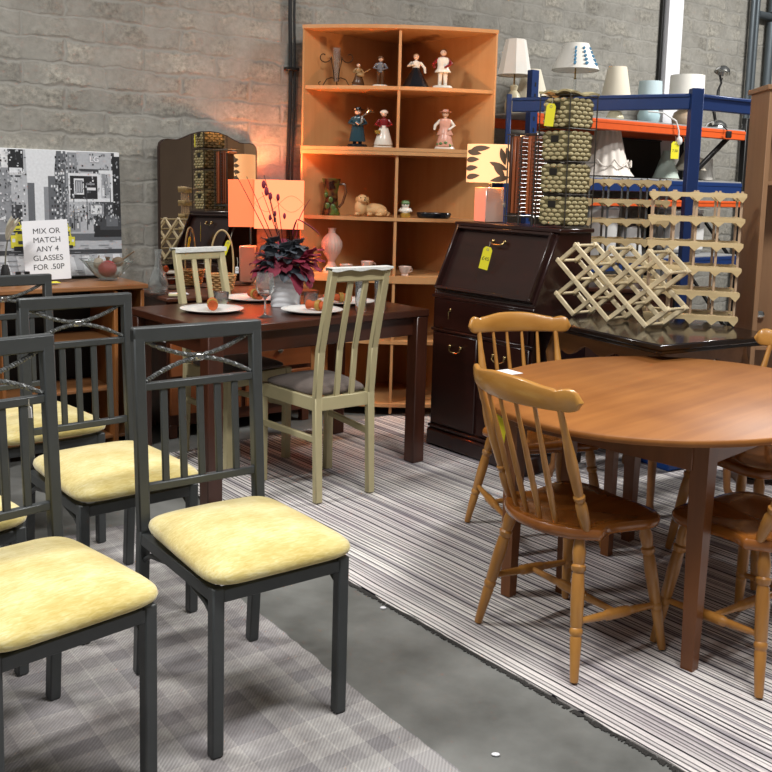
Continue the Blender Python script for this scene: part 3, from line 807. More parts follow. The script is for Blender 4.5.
b.tube([(.03, -.03, .25), (.055, -.04, .36), (.062, -.04, .44)], .002, 5); b.build('dried_bloom', BURG, t)



# ------------------------------------------------------------------ teak shelf unit on the left
SA = math.radians(38)
SP = (-1.315, 5.17)   # front right corner
t = thing('shelf_unit', 'teak veneer open shelf unit against the wall below the city canvas', 'shelf unit', (*SP, -.008), SA)
Ws, Ds, Hs = 1.45, .37, .918
b = MB(); b.box((-Ws / 2, Ds / 2, Hs - .012), (Ws + .02, Ds + .02, .026), b=.005); b.build('top_panel', TEAK, t)
TEAKV = wood('teak_upright', '#7a4a28', '#97602f', .4, 2, .6)
for x in (-.02, -.17, -.76, -1.44):
    b = MB(); b.box((x, Ds / 2, (Hs - .03) / 2), (.02, Ds - .01, Hs - .03)); b.build('upright', TEAKV, t)
b = MB(); b.box((-Ws / 2, Ds - .006, .5), (Ws - .03, .006, .8)); b.build('back_panel', BLACK, t)
for x0, x1 in ((-.17, -.76), (-.76, -1.44)):
    for z in (.62, .35, .08):
        b = MB(); b.box(((x0 + x1) / 2, Ds / 2 + .01, z), (abs(x1 - x0) - .022, Ds - .05, .018)); b.build('shelf', TEAK, t)
b = MB(); b.box((-.095, Ds / 2 + .01, .08), (.125, Ds - .05, .018)); b.build('shelf', TEAK, t)

# canvas print leaning on the wall
CW, CH = 1.15, .705
t = thing('canvas_print', 'black and white city street canvas with yellow cabs, leaning on the wall', 'picture')
lean = math.radians(3.2)
t.matrix_world = T(*wp(-1.152 - CW / 2, .052, .922)) @ RZ(WA) @ RX(-lean)
b = MB(); b.box((0, 0, CH / 2), (CW, .028, CH), b=.003); b.build('stretched_canvas', mat('canvas_white', '#d6d8da', .8, 0, .03, 50), t)
GR = [mat('print_grey_%d' % i, h, .75, 0, .18, 70) for i, h in enumerate(('#1c1d20', '#3a3c40', '#5d6065', '#83868b', '#a8abb0', '#cfd2d6'))] + [mat('print_yellow', '#c9c23c', .75, 0, .2, 60)]
pr = MB(); random.seed(5); lay = [0]
def q(x0, z0, x1, z1, m, sk=0, x2=None, x3=None):
    lay[0] += 1; y = -.0145 - lay[0] * .000003
    c = [(x0, z0), (x1, z0), (x1 if x2 is None else x2, z1), (x0 if x3 is None else x3, z1)]
    pr.add([(x, y, z) for x, z in c], [[0, 1, 2, 3]], m)
R_ = CW / 2
def fx(u): return R_ - .62 + u * .62     # u: 0..1 over the part in view
q(-R_, 0, R_, .28, 4)                                   # road
q(-R_, .20, R_, .30, 2); q(-R_, .24, R_, .31, 4)
for u0, u1, z1, m in ((-.75, -.5, .70, 2), (-.5, -.3, .62, 4), (-.3, -.12, .69, 1), (-.12, .03, .60, 3), (0.02, .13, .695, 1), (.11, .18, .70, 4), (.40, .50, .70, 2), (.50, .63, .695, 3), (.62, .78, .69, 4), (.74, .95, .70, 1), (.93, 1.0, .68, 0)):
    q(fx(u0), .25, fx(u1), z1, m)
q(fx(.17), .30, fx(.34), .703, 5, x2=fx(.42), x3=fx(.15))   # sky between the towers
q(fx(.16), .26, fx(.22), .52, 2); q(fx(.30), .26, fx(.36), .50, 3); q(fx(.34), .26, fx(.46), .56, 2)
for u0, u1, z0, z1 in ((-.7, -.52, .34, .66), (-.28, -.14, .34, .66), (.40, .50, .46, .68), (.50, .62, .58, .69), (.74, .94, .58, .69), (.03, .15, .32, .52), (.36, .46, .3, .54)):
    k = int((z1 - z0) / .022)
    for i in range(k):
        for j in range(max(2, int((u1 - u0) / .025))):
            uu_ = u0 + (u1 - u0) * (j + .15) / max(2, int((u1 - u0) / .025))
            if random.random() < .8: q(fx(uu_), z0 + i * .022, fx(uu_ + .014), z0 + i * .022 + .013, random.choice((0, 1, 4, 5)))
# billboards
q(fx(.0), .58, fx(.13), .70, 0); q(fx(.01), .56, fx(.12), .60, 5); q(fx(.02), .40, fx(.12), .55, 4)
q(fx(.60), .60, fx(.92), .70, 4); q(fx(.62), .59, fx(.90), .605, 1)
q(fx(.52), .42, fx(.80), .58, 5); q(fx(.535), .435, fx(.785), .565, 0); q(fx(.57), .46, fx(.66), .55, 5); q(fx(.58), .47, fx(.65), .54, 2)
for i in range(3): q(fx(.59 + .02 * i), .475, fx(.602 + .02 * i), .535, 4)
q(fx(.68), .485, fx(.77), .50, 5); q(fx(.68), .515, fx(.76), .525, 3)
q(fx(.80), .42, fx(.93), .60, 5); q(fx(.82), .44, fx(.91), .58, 4)
for i in range(9): q(fx(.82 + random.random() * .07), .44 + random.random() * .12, fx(.85 + random.random() * .06), .45 + random.random() * .13, random.choice((1, 3, 5)))
q(fx(.52), .36, fx(.68), .42, 4); q(fx(.70), .34, fx(.84), .41, 3); q(fx(.72), .35, fx(.82), .40, 5)
for i in range(60):                                      # street crowd and lamp posts
    u = random.uniform(.42, .98); z = random.uniform(.25, .32); q(fx(u), z, fx(u + .012), z + .03, random.choice((0, 1, 2, 4, 5)))
for u in (.56, .68, .47, .9): q(fx(u), .26, fx(u + .008), .5, 1)
q(fx(.74), .22, fx(1.0), .285, 0, x3=fx(.76)); q(fx(.80), .26, fx(1.0), .33, 1); q(fx(.86), .28, fx(.97), .34, 2)
q(fx(.70), .20, fx(1), .215, 2)
# crosswalk
for i in range(13):
    u = -.8 + i * .145; q(fx(u), .005, fx(u + .085), .12, 5, x2=fx(u + .085 - .05), x3=fx(u - .03))
q(-R_, .125, R_, .15, 1); q(-R_, .15, R_, .158, 4)
# yellow cabs
for i in range(1100):
    u = random.choice((random.uniform(-.8, .14), random.uniform(.40, .98))); z = random.uniform(.30, .69); w_ = random.uniform(.004, .018); h_ = random.uniform(.004, .016)
    if .52 < u < .94 and .41 < z < .70 and random.random() < .8: continue
    q(fx(u), z, fx(min(u + w_, 1)), min(z + h_, .703), random.choice((0, 1, 2, 3, 4, 4, 5, 5)))
for i in range(120):
    u = random.uniform(-.8, .9); z = random.uniform(.01, .2); q(fx(u), z, fx(u + random.uniform(.02, .1)), z + .003, random.choice((2, 3, 4)))
def cab(u, z, s):
    q(fx(u), z, fx(u + .17 * s), z + .055 * s, 6); q(fx(u + .03 * s), z + .055 * s, fx(u + .14 * s), z + .10 * s, 6, x2=fx(u + .12 * s), x3=fx(u + .05 * s))
    q(fx(u + .045 * s), z + .06 * s, fx(u + .125 * s), z + .09 * s, 1, x2=fx(u + .11 * s), x3=fx(u + .06 * s)); q(fx(u + .02 * s), z - .012 * s, fx(u + .15 * s), z + .006 * s, 0)
    q(fx(u + .05 * s), z + .015 * s, fx(u + .12 * s), z + .03 * s, 1); q(fx(u + .01 * s), z + .025 * s, fx(u + .03 * s), z + .04 * s, 5); q(fx(u + .14 * s), z + .025 * s, fx(u + .16 * s), z + .04 * s, 5)
cab(.0, .165, 1.25); cab(.40, .17, .95); cab(.44, .25, .5); cab(-.45, .18, 1.1); cab(.02, .255, .5)
pr.build('printed_picture', GR, t, smooth=False)
PX = T(0, -.0205, 0) @ RX(PI / 2)
tag(text_mesh('lettering', 'SAMSUNG', .020, PAPER, t, T(fx(.065), 0, .568) @ PX, ext=.0002), label='billboard lettering')
text_mesh('lettering', 'LG', .045, PAPER, t, T(fx(.76), 0, .645) @ PX, ext=.0002)

# sign
ppos = wp(-1.62, .22, .9215)
t = thing('paper_sign', 'white paper sign offering any four glasses, standing before the canvas', 'sign')
t.matrix_world = T(*ppos) @ RZ(math.radians(14)) @ RX(math.radians(-9)) @ RY(math.radians(-4)) @ Matrix.Diagonal((1.03, 1, 1.04, 1))
b = MB(); b.box((0, 0, .158), (.228, .0025, .312), b=.0005); b.build('sheet', PAPER, t)
for i, tx in enumerate(('MIX OR', 'MATCH', 'ANY 4', 'GLASSES', 'FOR .50P')):
    text_mesh('lettering', tx, .04, INK, t, T(.006, -.0016, .245 - i * .047) @ RX(PI / 2))

# fruit bowl
bp_ = wp(-1.30, .24, .921)
b = MB(); n = 40
b.sheet(lambda u, v: ((.05 + .085 * v ** .8 + .012 * math.sin(2 * PI * u * 8) * v * v) * math.cos(2 * PI * u), (.05 + .085 * v ** .8 + .012 * math.sin(2 * PI * u * 8) * v * v) * math.sin(2 * PI * u), .006 + .095 * v + .006 * math.sin(2 * PI * u * 8) * v * v), 72, 10, .004)
b.lathe([(0, .001), (.055, .001), (.055, .007), (0, .008)], 30)
bw = tag(b.build('glass_bowl', mat('frosted_glass', '#dfe6e2', .12, 0, 0, trans=.9), loc=bp_), 'rippled glass bowl holding dried fruit on the teak shelf unit', 'bowl')
t = thing('pomegranate', 'red dried pomegranate in the glass bowl', 'fruit', (bp_[0] + .005, bp_[1] - .02, .93))
b = MB(); b.ell((0, 0, .048), (.05, .05, .047), 20, 12); b.build('fruit_body', mat('pomegranate_red', '#8e2f34', .5, 0, .35, 18), t)
b = MB(); b.lathe([(.008, .09), (.009, .10), (.015, .113), (.012, .113), (.006, .10), (0, .10)], 10); b.build('crown', mat('dried_stalk', '#6d5a45', .7), t)
t = thing('dried_gourd', 'brown dried seed head lying in the glass bowl', 'fruit', (bp_[0] + .052, bp_[1] + .02, .975))
b = MB(); b.ell((0, 0, .04), (.035, .03, .028)); b.build('seed_head', mat('dried_brown', '#6b5a48', .8, 0, .3, 60), t)
b = MB(); b.tube([(.02, 0, .05), (.06, .01, .08), (.09, .0, .10)], [.006, .005, .004], 6); b.build('stalk', mat('dried_stalk', '#6d5a45', .7), t)
bp_ = wp(-1.37, .24, .921)
t = thing('dried_gourd', 'pale dried gourd at the left side of the glass bowl', 'fruit', (wp(-1.30, .24)[0] - .058, wp(-1.30, .24)[1] + .02, .968))
b = MB(); b.ell((0, 0, .035), (.03, .03, .033)); b.build('gourd_body', mat('dried_grey', '#8b8374', .8, 0, .3, 40), t)
b = MB(); b.tube([(0, 0, .066), (.004, 0, .08)], .004, 6); b.build('stalk', mat('dried_stalk', '#6d5a45', .7), t)
# artificial bud in a dark holder at the picture edge
p_ = wp(-1.84, .20, .921)
t = thing('artificial_flower', 'pale artificial bud on a dark stem at the picture edge', 'flower', p_)
b = MB(); b.lathe([(0, 0), (.03, 0), (.03, .02), (.022, .06), (.014, .09), (0, .09)], 16); b.build('holder', BLACK, t)
b = MB(); b.tube([(0, 0, .08), (.006, 0, .16), (.018, 0, .23)], .004, 6); b.build('stem', mat('stem_grey', '#6a6a60', .6), t)
b = MB()
for k in range(4): leaf(b, (.018, 0, .22), (.35 + .2 * math.cos(k * 1.6), .25 * math.sin(k * 1.6), 1), .13, .045, .05, .5)
b.build('bud', mat('pale_petal', '#c3bfae', .7, 0, .1, 30), t)
p_ = wp(-1.78, .12, .921)
for i, (s_, o_, m_, lb) in enumerate(((-1.80, .3, 'black', 'small black jar on the teak shelf unit beside the yellow card'), (-1.755, .3, 'cream', 'small cream jar on the teak shelf unit beside the yellow card'))):
    q_ = wp(s_, o_, .921); t = thing('small_jar', lb, 'jar', q_, group='small jars on the teak shelf unit')
    b = MB(); b.lathe([(0, 0), (.017, 0), (.018, .003), (.018, .04), (.012, .048), (0, .048)], 16); b.build('jar_body', mat('jar_' + m_, '#141414' if i == 0 else '#c9c2a5', .4), t)
    b = MB(); b.lathe([(0, .046), (.014, .046), (.014, .06), (0, .06)], 16); b.build('lid', BLACK, t)
b = MB(); b.box((0, 0, .001), (.10, .07, .002), b=.0004); q_ = wp(-1.65, .33, .921)
o = tag(b.build('price_card', YTAG, loc=q_), 'yellow card lying flat under the paper sign', 'card'); o.rotation_euler = (0, 0, WA)

# ------------------------------------------------------------------ chest of drawers behind the dark table
CHZ = .82
CS0, CS1, CD = -1.03, -.045, .42
t = thing('chest_of_drawers', 'dark brown wooden chest of drawers behind the dining table, under the mirror', 'chest of drawers', wp((CS0 + CS1) / 2, .008, -.007), WA)
L_ = CS1 - CS0
CHW = wood('brown_chest_wood', '#3f2014', '#5e3420', .35, 0, .6, coat=.1)
b = MB(); b.box((0, -CD / 2 - .01, CHZ - .005), (L_ + .02, CD + .02, .026), b=.006); b.build('top_panel', CHW, t)
b = MB(); b.box((0, -CD / 2 + .01, .44), (L_ - .02, CD - .04, .74)); b.build('carcass', CHW, t)
for k in range(3):
    z = .69 - k * .225
    for sx in (-1, 1):
        b = MB(); b.box((sx * L_ * .245, -CD + .018, z), (L_ * .46, .02, .20), b=.005); d = b.build('drawer', wood('brown_drawer_wood', '#7a4020', '#9a5a30', .35, 0, .6), t)
        b = MB(); 
        for kx in (-1, 1):
            b.ell((sx * L_ * .245 + kx * .0, -CD - .006, z), (.012, .012, .012), 10, 6)
        for a in range(6): b.ell((sx * L_ * .245 + .012 * math.cos(a * PI / 3), -CD - .004, z + .012 * math.sin(a * PI / 3)), (.006, .005, .006), 8, 5)
        tag(b.build('knob', mat('pewter', '#8c887c', .35, .9, .2, 60), d), label='ornate pewter knob')
for sx in (-1, 1):
    for y in (-.05, -CD + .05):
        b = MB(); b.box((sx * (L_ / 2 - .05), y, .04), (.05, .05, .08)); b.build('foot', CHW, t)

# mirror on the chest
t = thing('shaped_mirror', 'tall dark-framed mirror with a scalloped top leaning on the wall', 'mirror')
t.matrix_world = T(*wp(-.60, .07, CHZ + .004)) @ RZ(WA + math.radians(3.6)) @ RX(math.radians(-1.0))
mw = .335
def mo(k):
    half = [(x, z * 1.03) for x, z in [(0, .925), (.06, .921), (.12, .905), (.17, .883), (.21, .868), (.245, .866), (.28, .868), (.31, .862), (.328, .845), (.335, .82), (.335, .6), (.335, .1), (.33, .05), (.31, .015), (.27, .0)]]
    o_ = [(x, z) for x, z in half] + [(-x, z) for x, z in half[::-1][:-1]]
    return [(x * (1 - k / mw), .46 + (z - .46) * (1 - k / .46)) for x, z in o_]
b = MB(); b.prism(mo(0), -.012, .012, X=RX(PI / 2)); b.build('backboard', mat('dark_frame', '#2c1a12', .4), t, smooth=False)
b = MB(); b.prism(mo(.005), .012, .0145, X=RX(PI / 2)); b.build('mirror_glass', mat('silvered_mirror', '#d8d4cc', .01, 1, 0), t, smooth=False)
# carafe, papers, basket
cp = wp(-1.025, .29, CHZ + .009)
glass_obj('glass_carafe', 'clear bulbous glass carafe standing left of the mirror', 'carafe', [(0, 0), (.04, 0), (.045, .004), (.055, .03), (.056, .06), (.045, .10), (.027, .14), (.018, .18), (.017, .22), (.022, .255), (.0205, .255), (.0155, .22), (.0165, .18), (.0255, .139), (.0435, .099), (.0545, .06), (.0535, .032), (.043, .008), (0, .007)], cp, cp[2])
b = MB(); b.box((0, 0, .003), (.10, .07, .006), b=.001); q_ = wp(-.93, .36, CHZ + .009); o = tag(b.build('folded_paper', PAPER, loc=q_), 'white folded paper at the foot of the carafe', 'paper'); o.rotation_euler = (0, 0, .5)
b = MB(); b.box((0, 0, .005), (.06, .04, .010), b=.001); q_ = wp(-.985, .42, CHZ + .009); o = tag(b.build('matchbox', mat('cream_card', '#d0cba0', .7), loc=q_), 'small cream box in front of the carafe', 'box'); o.rotation_euler = (0, 0, .3)
bk_ = wp(-.62, .28, CHZ + .009)
t = thing('wicker_basket', 'small wicker basket with a tall hoop handle before the mirror', 'basket', bk_, .1)
WICK = mat('natural_wicker', '#a9824f', .6, 0, .35, 90, .5, 120)
b = MB()
for k in range(7):
    z = .008 + k * .014; r = .062 + .003 * k
    b.tube([(r * (1 + .05 * math.sin(a * 9 + k * PI)) * math.cos(a), r * (1 + .05 * math.sin(a * 9 + k * PI)) * math.sin(a), z) for a in [2 * PI * i / 54 for i in range(54)]], .008, 6, closed=True)
b.lathe([(0, 0), (.06, 0), (.06, .006), (0, .006)], 20)
b.build('woven_bowl', WICK, t)
b = MB(); b.tube([(.068 * math.cos(PI * i / 30) * (1 + .12 * math.sin(PI * i / 30)), 0, .06 + .30 * math.sin(PI * i / 30) ** .75) for i in range(31)], .0055, 8); b.build('hoop_handle', mat('pale_cane', '#b59c70', .5, 0, .2, 60), t)

# tags: cards on strings
def price_tag(label, p, rz, w, h, tilt=0, m=None, strg=.05, name='price_tag', writing=None):
    t = thing(name, label, 'tag'); t.matrix_world = T(*p) @ RZ(rz) @ RY(tilt)
    b = MB(); o_ = [(-w / 2, -h), (w / 2, -h), (w / 2, -.12 * h), (w * .28, 0), (-w * .28, 0), (-w / 2, -.12 * h)]
    b.prism(o_, -.0008, .0008, X=RX(PI / 2)); b.build('card', m or YTAG, t, smooth=False)
    b = MB(); b.tube([(0, 0, -.008), (.004, .0, strg * .5), (0, 0, strg)], .0012, 5); b.build('string', mat('string', '#b8b2a4', .8), t)
    b = MB(); b.tube([(.006 * math.cos(a), -.001, -.016 + .006 * math.sin(a)) for a in [2 * PI * i / 12 for i in range(12)]], .0016, 5, closed=True); b.build('eyelet', mat('eyelet', '#8f8a6a', .6), t)
    if writing: text_mesh('lettering', writing, h * .22, INK, t, T(0, -.0012, -h * .6) @ RX(PI / 2))
    return t
price_tag('yellow tag hanging from the basket handle', (bk_[0] + .045, bk_[1] - .02, CHZ + .31), .1, .028, .09, .35)
price_tag('small white tag hanging in front of the mirror from the cream chair', (-.80, 5.05, 1.03), .1, .018, .035, 0, PAPER)
# tags on chairs
price_tag('small white tag on the back rail of the metal chair in front', (-.935, 2.455, .885), math.radians(130), .024, .03, .2, PAPER, .02)
price_tag('white tag under the left end of the dark table top', (-1.075, 4.53, .78), math.radians(-45), .055, .075, 0, PAPER, .01)

# ------------------------------------------------------------------ curved corner bookcase, two stacked units
BX, BY = .045, 6.11
AP = .60
def shelf_outline(k=0.0, bow=.10, hw=.615):
    n = 24; o_ = []
    for i in range(n + 1):
        u = -1 + 2 * i / n; o_.append((u * (hw - k), -bow * (1 - u * u) + k * .6))
    return o_ + [(.03, AP - k), (-.03, AP - k)]
def corner_unit(label, z0, zs, z1, thick):
    t = thing('corner_bookcase', label, 'bookcase', (BX, BY, z0))
    for z in zs:
        b = MB(); b.prism(shelf_outline(.022 if z not in (zs[0], zs[-1]) else 0), z - z0 - (.026 if z == .885 else 0), z - z0 + thick); b.build('shelf', BEECH, t, angle=30)
    for sx in (-1, 1):
        d = Vector((sx * -.585, AP - .005, 0)).normalized(); nn_ = Vector((d.y, -d.x, 0)) * sx
        b = MB()
        p0 = Vector((sx * .608, .012, 0)); p1 = Vector((sx * .002, AP + .018, 0))
        h = z1 - z0 - .002
        b.bar(p0 + Vector((0, 0, h / 2)), p1 + Vector((0, 0, h / 2)), h, .016, up=(1, 0, 0) if False else Vector((-d.y, d.x, 0)), b=.001)
        b.build('back_panel', BEECH, t)
    b = MB(); b.box((0, (AP - .09) / 2 - .02, (z1 - z0) / 2), (.018, AP + .03, z1 - z0 - .01), b=.002); b.build('divider', BEECH, t)
    return t
corner_unit('lower half of the curved beech corner bookcase, holding the jug and pink vase', 0, (.055, .465, .885, 1.255, 1.668), 1.69, .022)
corner_unit('upper half of the curved beech corner bookcase, full of figurines', 1.692, (1.692, 2.07, 2.44), 2.462, .022)

# ------------------------------------------------------------------ figurines on the bookcase
SKIN = mat('porcelain_skin', '#d9b79f', .25, 0, .05); GLZ = mat('white_glaze', '#e2dccf', .2, 0, .06, 40)
BROWNG = mat('brown_glaze', '#5a3b25', .25, 0, .2, 60); BLKG = mat('black_glaze', '#17171b', .15, 0, .1); TEALG = mat('teal_blue_glaze', '#2c4650', .2, 0, .2, 60)
REDG = mat('dark_red_glaze', '#7a1f22', .25, 0, .15, 60); PINKG = mat('pink_glaze', '#d6a08c', .25, 0, .2, 60); GREENG = mat('green_glaze', '#5c7a48', .3, 0, .3, 60); TANG = mat('tan_glaze', '#9a7b52', .3, 0, .2, 60); GREYG = mat('grey_glaze', '#6e7076', .3, 0, .2, 60)
GOLDG = mat('gold_glaze', '#b08d3e', .3, .3, .2, 60)
def fig(label, p, h, rz, base, skirt=None, legs=None, coat=None, torso=None, arms=None, hair=None, hat=None, extra=None):
    """a small standing china figure, proportions scaled to total height h"""
    t = thing('china_figurine', label, 'figurine', p, rz, 'china figurines on the corner bookcase')
    s = h
    if base: b = MB(); b.lathe([(0, 0), (.19 * s, 0), (.2 * s, .02 * s), (.18 * s, .07 * s), (.12 * s, .085 * s), (0, .09 * s)], 20, sy=.8); b.build('base', base, t)
    z0 = .07 * s if base else 0
    if legs:
        for sx in (-1, 1):
            b = MB(); b.tube([(sx * .055 * s, .0, z0), (sx * .05 * s, 0, z0 + .2 * s), (sx * .045 * s, 0, .5 * s)], [.034 * s, .04 * s, .055 * s], 10); b.ell((sx * .058 * s, -.03 * s, z0 + .018 * s), (.032 * s, .06 * s, .024 * s), 10, 6); b.build('leg', legs, t)
    if skirt: b = MB(); b.lathe([(0, z0), (skirt[1] * s, z0), (skirt[1] * 1.03 * s, z0 + .02 * s), (skirt[1] * .8 * s, z0 + .2 * s), (.10 * s, .50 * s), (.07 * s, .58 * s), (0, .6 * s)], 26); b.build('skirt', skirt[0], t)
    b = MB()
    if coat: b.lathe([(.155 * s, coat[1] * s), (.16 * s, coat[1] * s + .02 * s), (.115 * s, .5 * s), (.105 * s, .58 * s), (.125 * s, .70 * s), (.10 * s, .765 * s), (.04 * s, .79 * s), (0, .79 * s)], 18, sy=.75); b.build('coat', coat[0], t); b = MB()
    b.lathe([(0, .46 * s), (.085 * s, .47 * s), (.075 * s, .56 * s), (.10 * s, .68 * s), (.085 * s, .755 * s), (.03 * s, .785 * s), (.025 * s, .83 * s), (0, .83 * s)], 16, sy=.75)
    for (sx, ex, ez, hx, hy, hz) in (arms or ((-1, .16, .6, .06, -.11, .56), (1, .16, .6, .06, -.11, .56))):
        b.tube([(sx * .09 * s, 0, .74 * s), (sx * ex * s, -.02 * s, ez * s), (sx * hx * s, hy * s, hz * s)], [.035 * s, .033 * s, .024 * s], 8)
        b.ell((sx * hx * s, hy * s, hz * s), .026 * s, 8, 5)
    b.build('torso', torso, t)
    b = MB(); b.ell((0, -.008 * s, .885 * s), (.062 * s, .066 * s, .078 * s), 14, 9); b.ell((0, -.073 * s, .88 * s), .012 * s, 6, 4)
    hd = b.build('head', SKIN, t)
    e = MB()
    for sx in (-1, 1): e.ell((sx * .024 * s, -.069 * s, .9 * s), .008 * s, 6, 4)
    e.build('eye', BLKG, hd)
    if hair: b = MB(); b.ell((0, .014 * s, .91 * s), (.07 * s, .066 * s, .075 * s), 14, 9); b.build('hair', hair, t)
    if hat: b = MB(); b.lathe(hat[1](s), 18, X=T(0, 0, 0)); b.build('hat', hat[0], t)
    if extra: extra(t, s)
    t.scale = (1.4, 1.3, 1.06)
    return t
def brim(s): return [(0, .93 * s), (.12 * s, .935 * s), (.125 * s, .945 * s), (.065 * s, .955 * s), (.058 * s, 1.0 * s), (0, 1.01 * s)]
def cap(s): return [(.078 * s, .90 * s), (.085 * s, .915 * s), (.078 * s, .955 * s), (.045 * s, .99 * s), (0, 1.0 * s)]
Z1, Z2, Z3, Z4 = 2.0925, 1.6905 + .0002, 1.2775, .9075
Z2 = 1.715
def lute(t, s):
    b = MB(); b.ell((.04 * s, -.14 * s, .48 * s), (.13 * s, .06 * s, .09 * s), 14, 8); b.tube([(.1 * s, -.15 * s, .53 * s), (.36 * s, -.13 * s, .74 * s)], .018 * s, 8); b.build('lute', TANG, t)
fig('small seated china child playing a lute, on the top row of the bookcase', (-.214, 6.13, Z1), .14, .25, GLZ, skirt=(BROWNG, .2), torso=TANG, hair=BROWNG, extra=lute)
fig('china boy in a brown cap and grey shirt, beside the lute player', (-.075, 6.13, Z1), .185, .1, GLZ, legs=BROWNG, torso=GREYG, hair=BROWNG, hat=(BROWNG, cap))
fig('china lady in a wide black gown on the top row', (.148, 6.13, Z1), .205, .1, None, skirt=(BLKG, .30), torso=GLZ, hair=TANG, arms=((-1, .17, .62, .05, -.1, .66), (1, .19, .58, .2, -.06, .44)))
fig('pale china man in a white coat, right end of the top row', (.318, 6.12, Z1), .235, -.1, GLZ, legs=GLZ, coat=(GLZ, .40), torso=REDG, hair=BROWNG, arms=((-1, .19, .60, .16, -.09, .52), (1, .16, .62, .05, -.12, .52)))
def horn(t, s):
    b = MB(); b.lathe([(.012 * s, 0), (.02 * s, .1 * s), (.045 * s, .2 * s), (.105 * s, .27 * s), (.11 * s, .275 * s), (.04 * s, .22 * s), (.0, .2 * s)], 20, X=T(.06 * s, -.1 * s, .74 * s) @ RY(math.radians(42)) @ RX(.25)); b.tube([(-.04 * s, -.14 * s, .62 * s), (.0, -.15 * s, .56 * s), (.07 * s, -.13 * s, .62 * s), (.08 * s, -.11 * s, .78 * s)], .03 * s, 8); b.build('brass_horn', SILVER, t)
fig('china bandsman in a long teal coat blowing a silver horn', (-.211, 6.13, Z2), .235, .1, BLKG, legs=BLKG, coat=(TEALG, .14), torso=TEALG, hair=BLKG, hat=(BLKG, brim), extra=horn)
def bask(t, s):
    b = MB(); b.lathe([(0, .36 * s), (.05 * s, .36 * s), (.065 * s, .45 * s), (0, .45 * s)], 12, X=T(-.12 * s, -.12 * s, 0)); b.build('carried_basket', GOLDG, t)
fig('china lady in a dark red jacket and white skirt carrying a basket', (-.045, 6.13, Z2), .225, .0, GLZ, skirt=(GLZ, .19), torso=REDG, hair=BROWNG, hat=(GLZ, cap), extra=bask)
def bush(t, s):
    b = MB()
    for k in range(9): b.ell((.13 * s * math.cos(k * .7), -.05 * s + .1 * s * math.sin(k * .7), .1 * s + .02 * s * (k % 4)), .04 * s, 8, 5)
    b.build('leafy_mound', GREENG, t)
fig('china shepherdess in a pink dress and wide hat, alone on the second row', (.345, 6.13, Z2), .235, -.1, GLZ, skirt=(PINKG, .17), coat=(PINKG, .36), torso=GLZ, hair=TANG, hat=(PINKG, brim), arms=((-1, .19, .6, .2, -.05, .5), (1, .17, .6, .08, -.12, .5)), extra=bush)

# scrolled wire vase holder
t = thing('scroll_vase_holder', 'scrolled brown wire holder around a slim glass tube on the top row', 'vase', (-.355, 6.16, Z1))
WIRE = mat('bronze_wire', '#4a3626', .35, .7, .1, 40)
for a in (0, PI):
    b = MB(); pts = []
    for i in range(26):
        th = i / 25 * 1.7 * PI; r = .045 * (1 - i / 32); pts.append((.078 + r * math.cos(th + PI) , 0, .185 + r * math.sin(th + PI)))
    pts = [(.012, 0, .03), (.018, 0, .09), (.03, 0, .15)] + pts
    X = RZ(a); b.tube([X @ Vector(p) for p in pts], .0035, 6); b.build('scroll', WIRE, t)
for a in (0, PI, PI / 2):
    b = MB(); pts = [(.012, 0, .05), (.03, 0, .055), (.06, 0, .045), (.075, 0, .02), (.085, 0, .004), (.105, 0, .004), (.112, 0, .02), (.10, 0, .03)]
    X = RZ(a); b.tube([X @ Vector(p) for p in pts], .0035, 6); b.build('foot_scroll', WIRE, t)
b = MB(); b.lathe([(0, .03), (.012, .03), (.026, .24), (.0245, .24), (.0105, .036), (0, .036)], 20); b.build('glass_tube', GLASS, t)
# jug
t = thing('majolica_jug', 'brown and green glazed jug with a moulded handle on the third row', 'jug', (-.373, 6.17, Z3))
MAJ = MB(); MAJ.lathe([(0, 0), (.058, 0), (.06, .01), (.048, .05), (.044, .10), (.043, .15), (.052, .20), (.062, .235), (.059, .235), (.049, .2), (.04, .15), (.04, .05), (0, .03)], 28)
def majolica():
    m, nt, b_ = new_mat('majolica_glaze'); N = nt.nodes; L = nt.links
    tc = N.new('ShaderNodeTexCoord'); nz = N.new('ShaderNodeTexNoise'); nz.inputs['Scale'].default_value = 14; L.new(tc.outputs['Object'], nz.inputs['Vector'])
    cr = N.new('ShaderNodeValToRGB'); e = cr.color_ramp.elements; e[0].position = .45; e[0].color = hexc('#2c150c'); e[1].position = .68; e[1].color = hexc('#5a7a32'); k = e.new(.5); k.color = hexc('#5a3a1c')
    L.new(nz.outputs['Fac'], cr.inputs[0]); L.new(cr.outputs[0], b_.inputs['Base Color']); b_.inputs['Roughness'].default_value = .15; return m
MJ = majolica(); MAJ.build('jug_body', MJ, t)
b = MB(); b.tube([(.05, 0, .20), (.085, 0, .20), (.095, 0, .15), (.075, 0, .08), (.05, 0, .05)], [.008, .009, .009, .008, .007], 8); b.build('handle', BROWNG, t)
b = MB()
for x, z, r in ((-.02, .06, .018), (.015, .05, .02), (.0, .10, .016), (-.03, .13, .014), (.03, .03, .016)): b.ell((x, -.043, z), (r, .008, r * 1.3), 10, 6)
b.build('moulded_leaf', mat('dark_green_glaze', '#48602f', .2, 0, .3, 60), t)
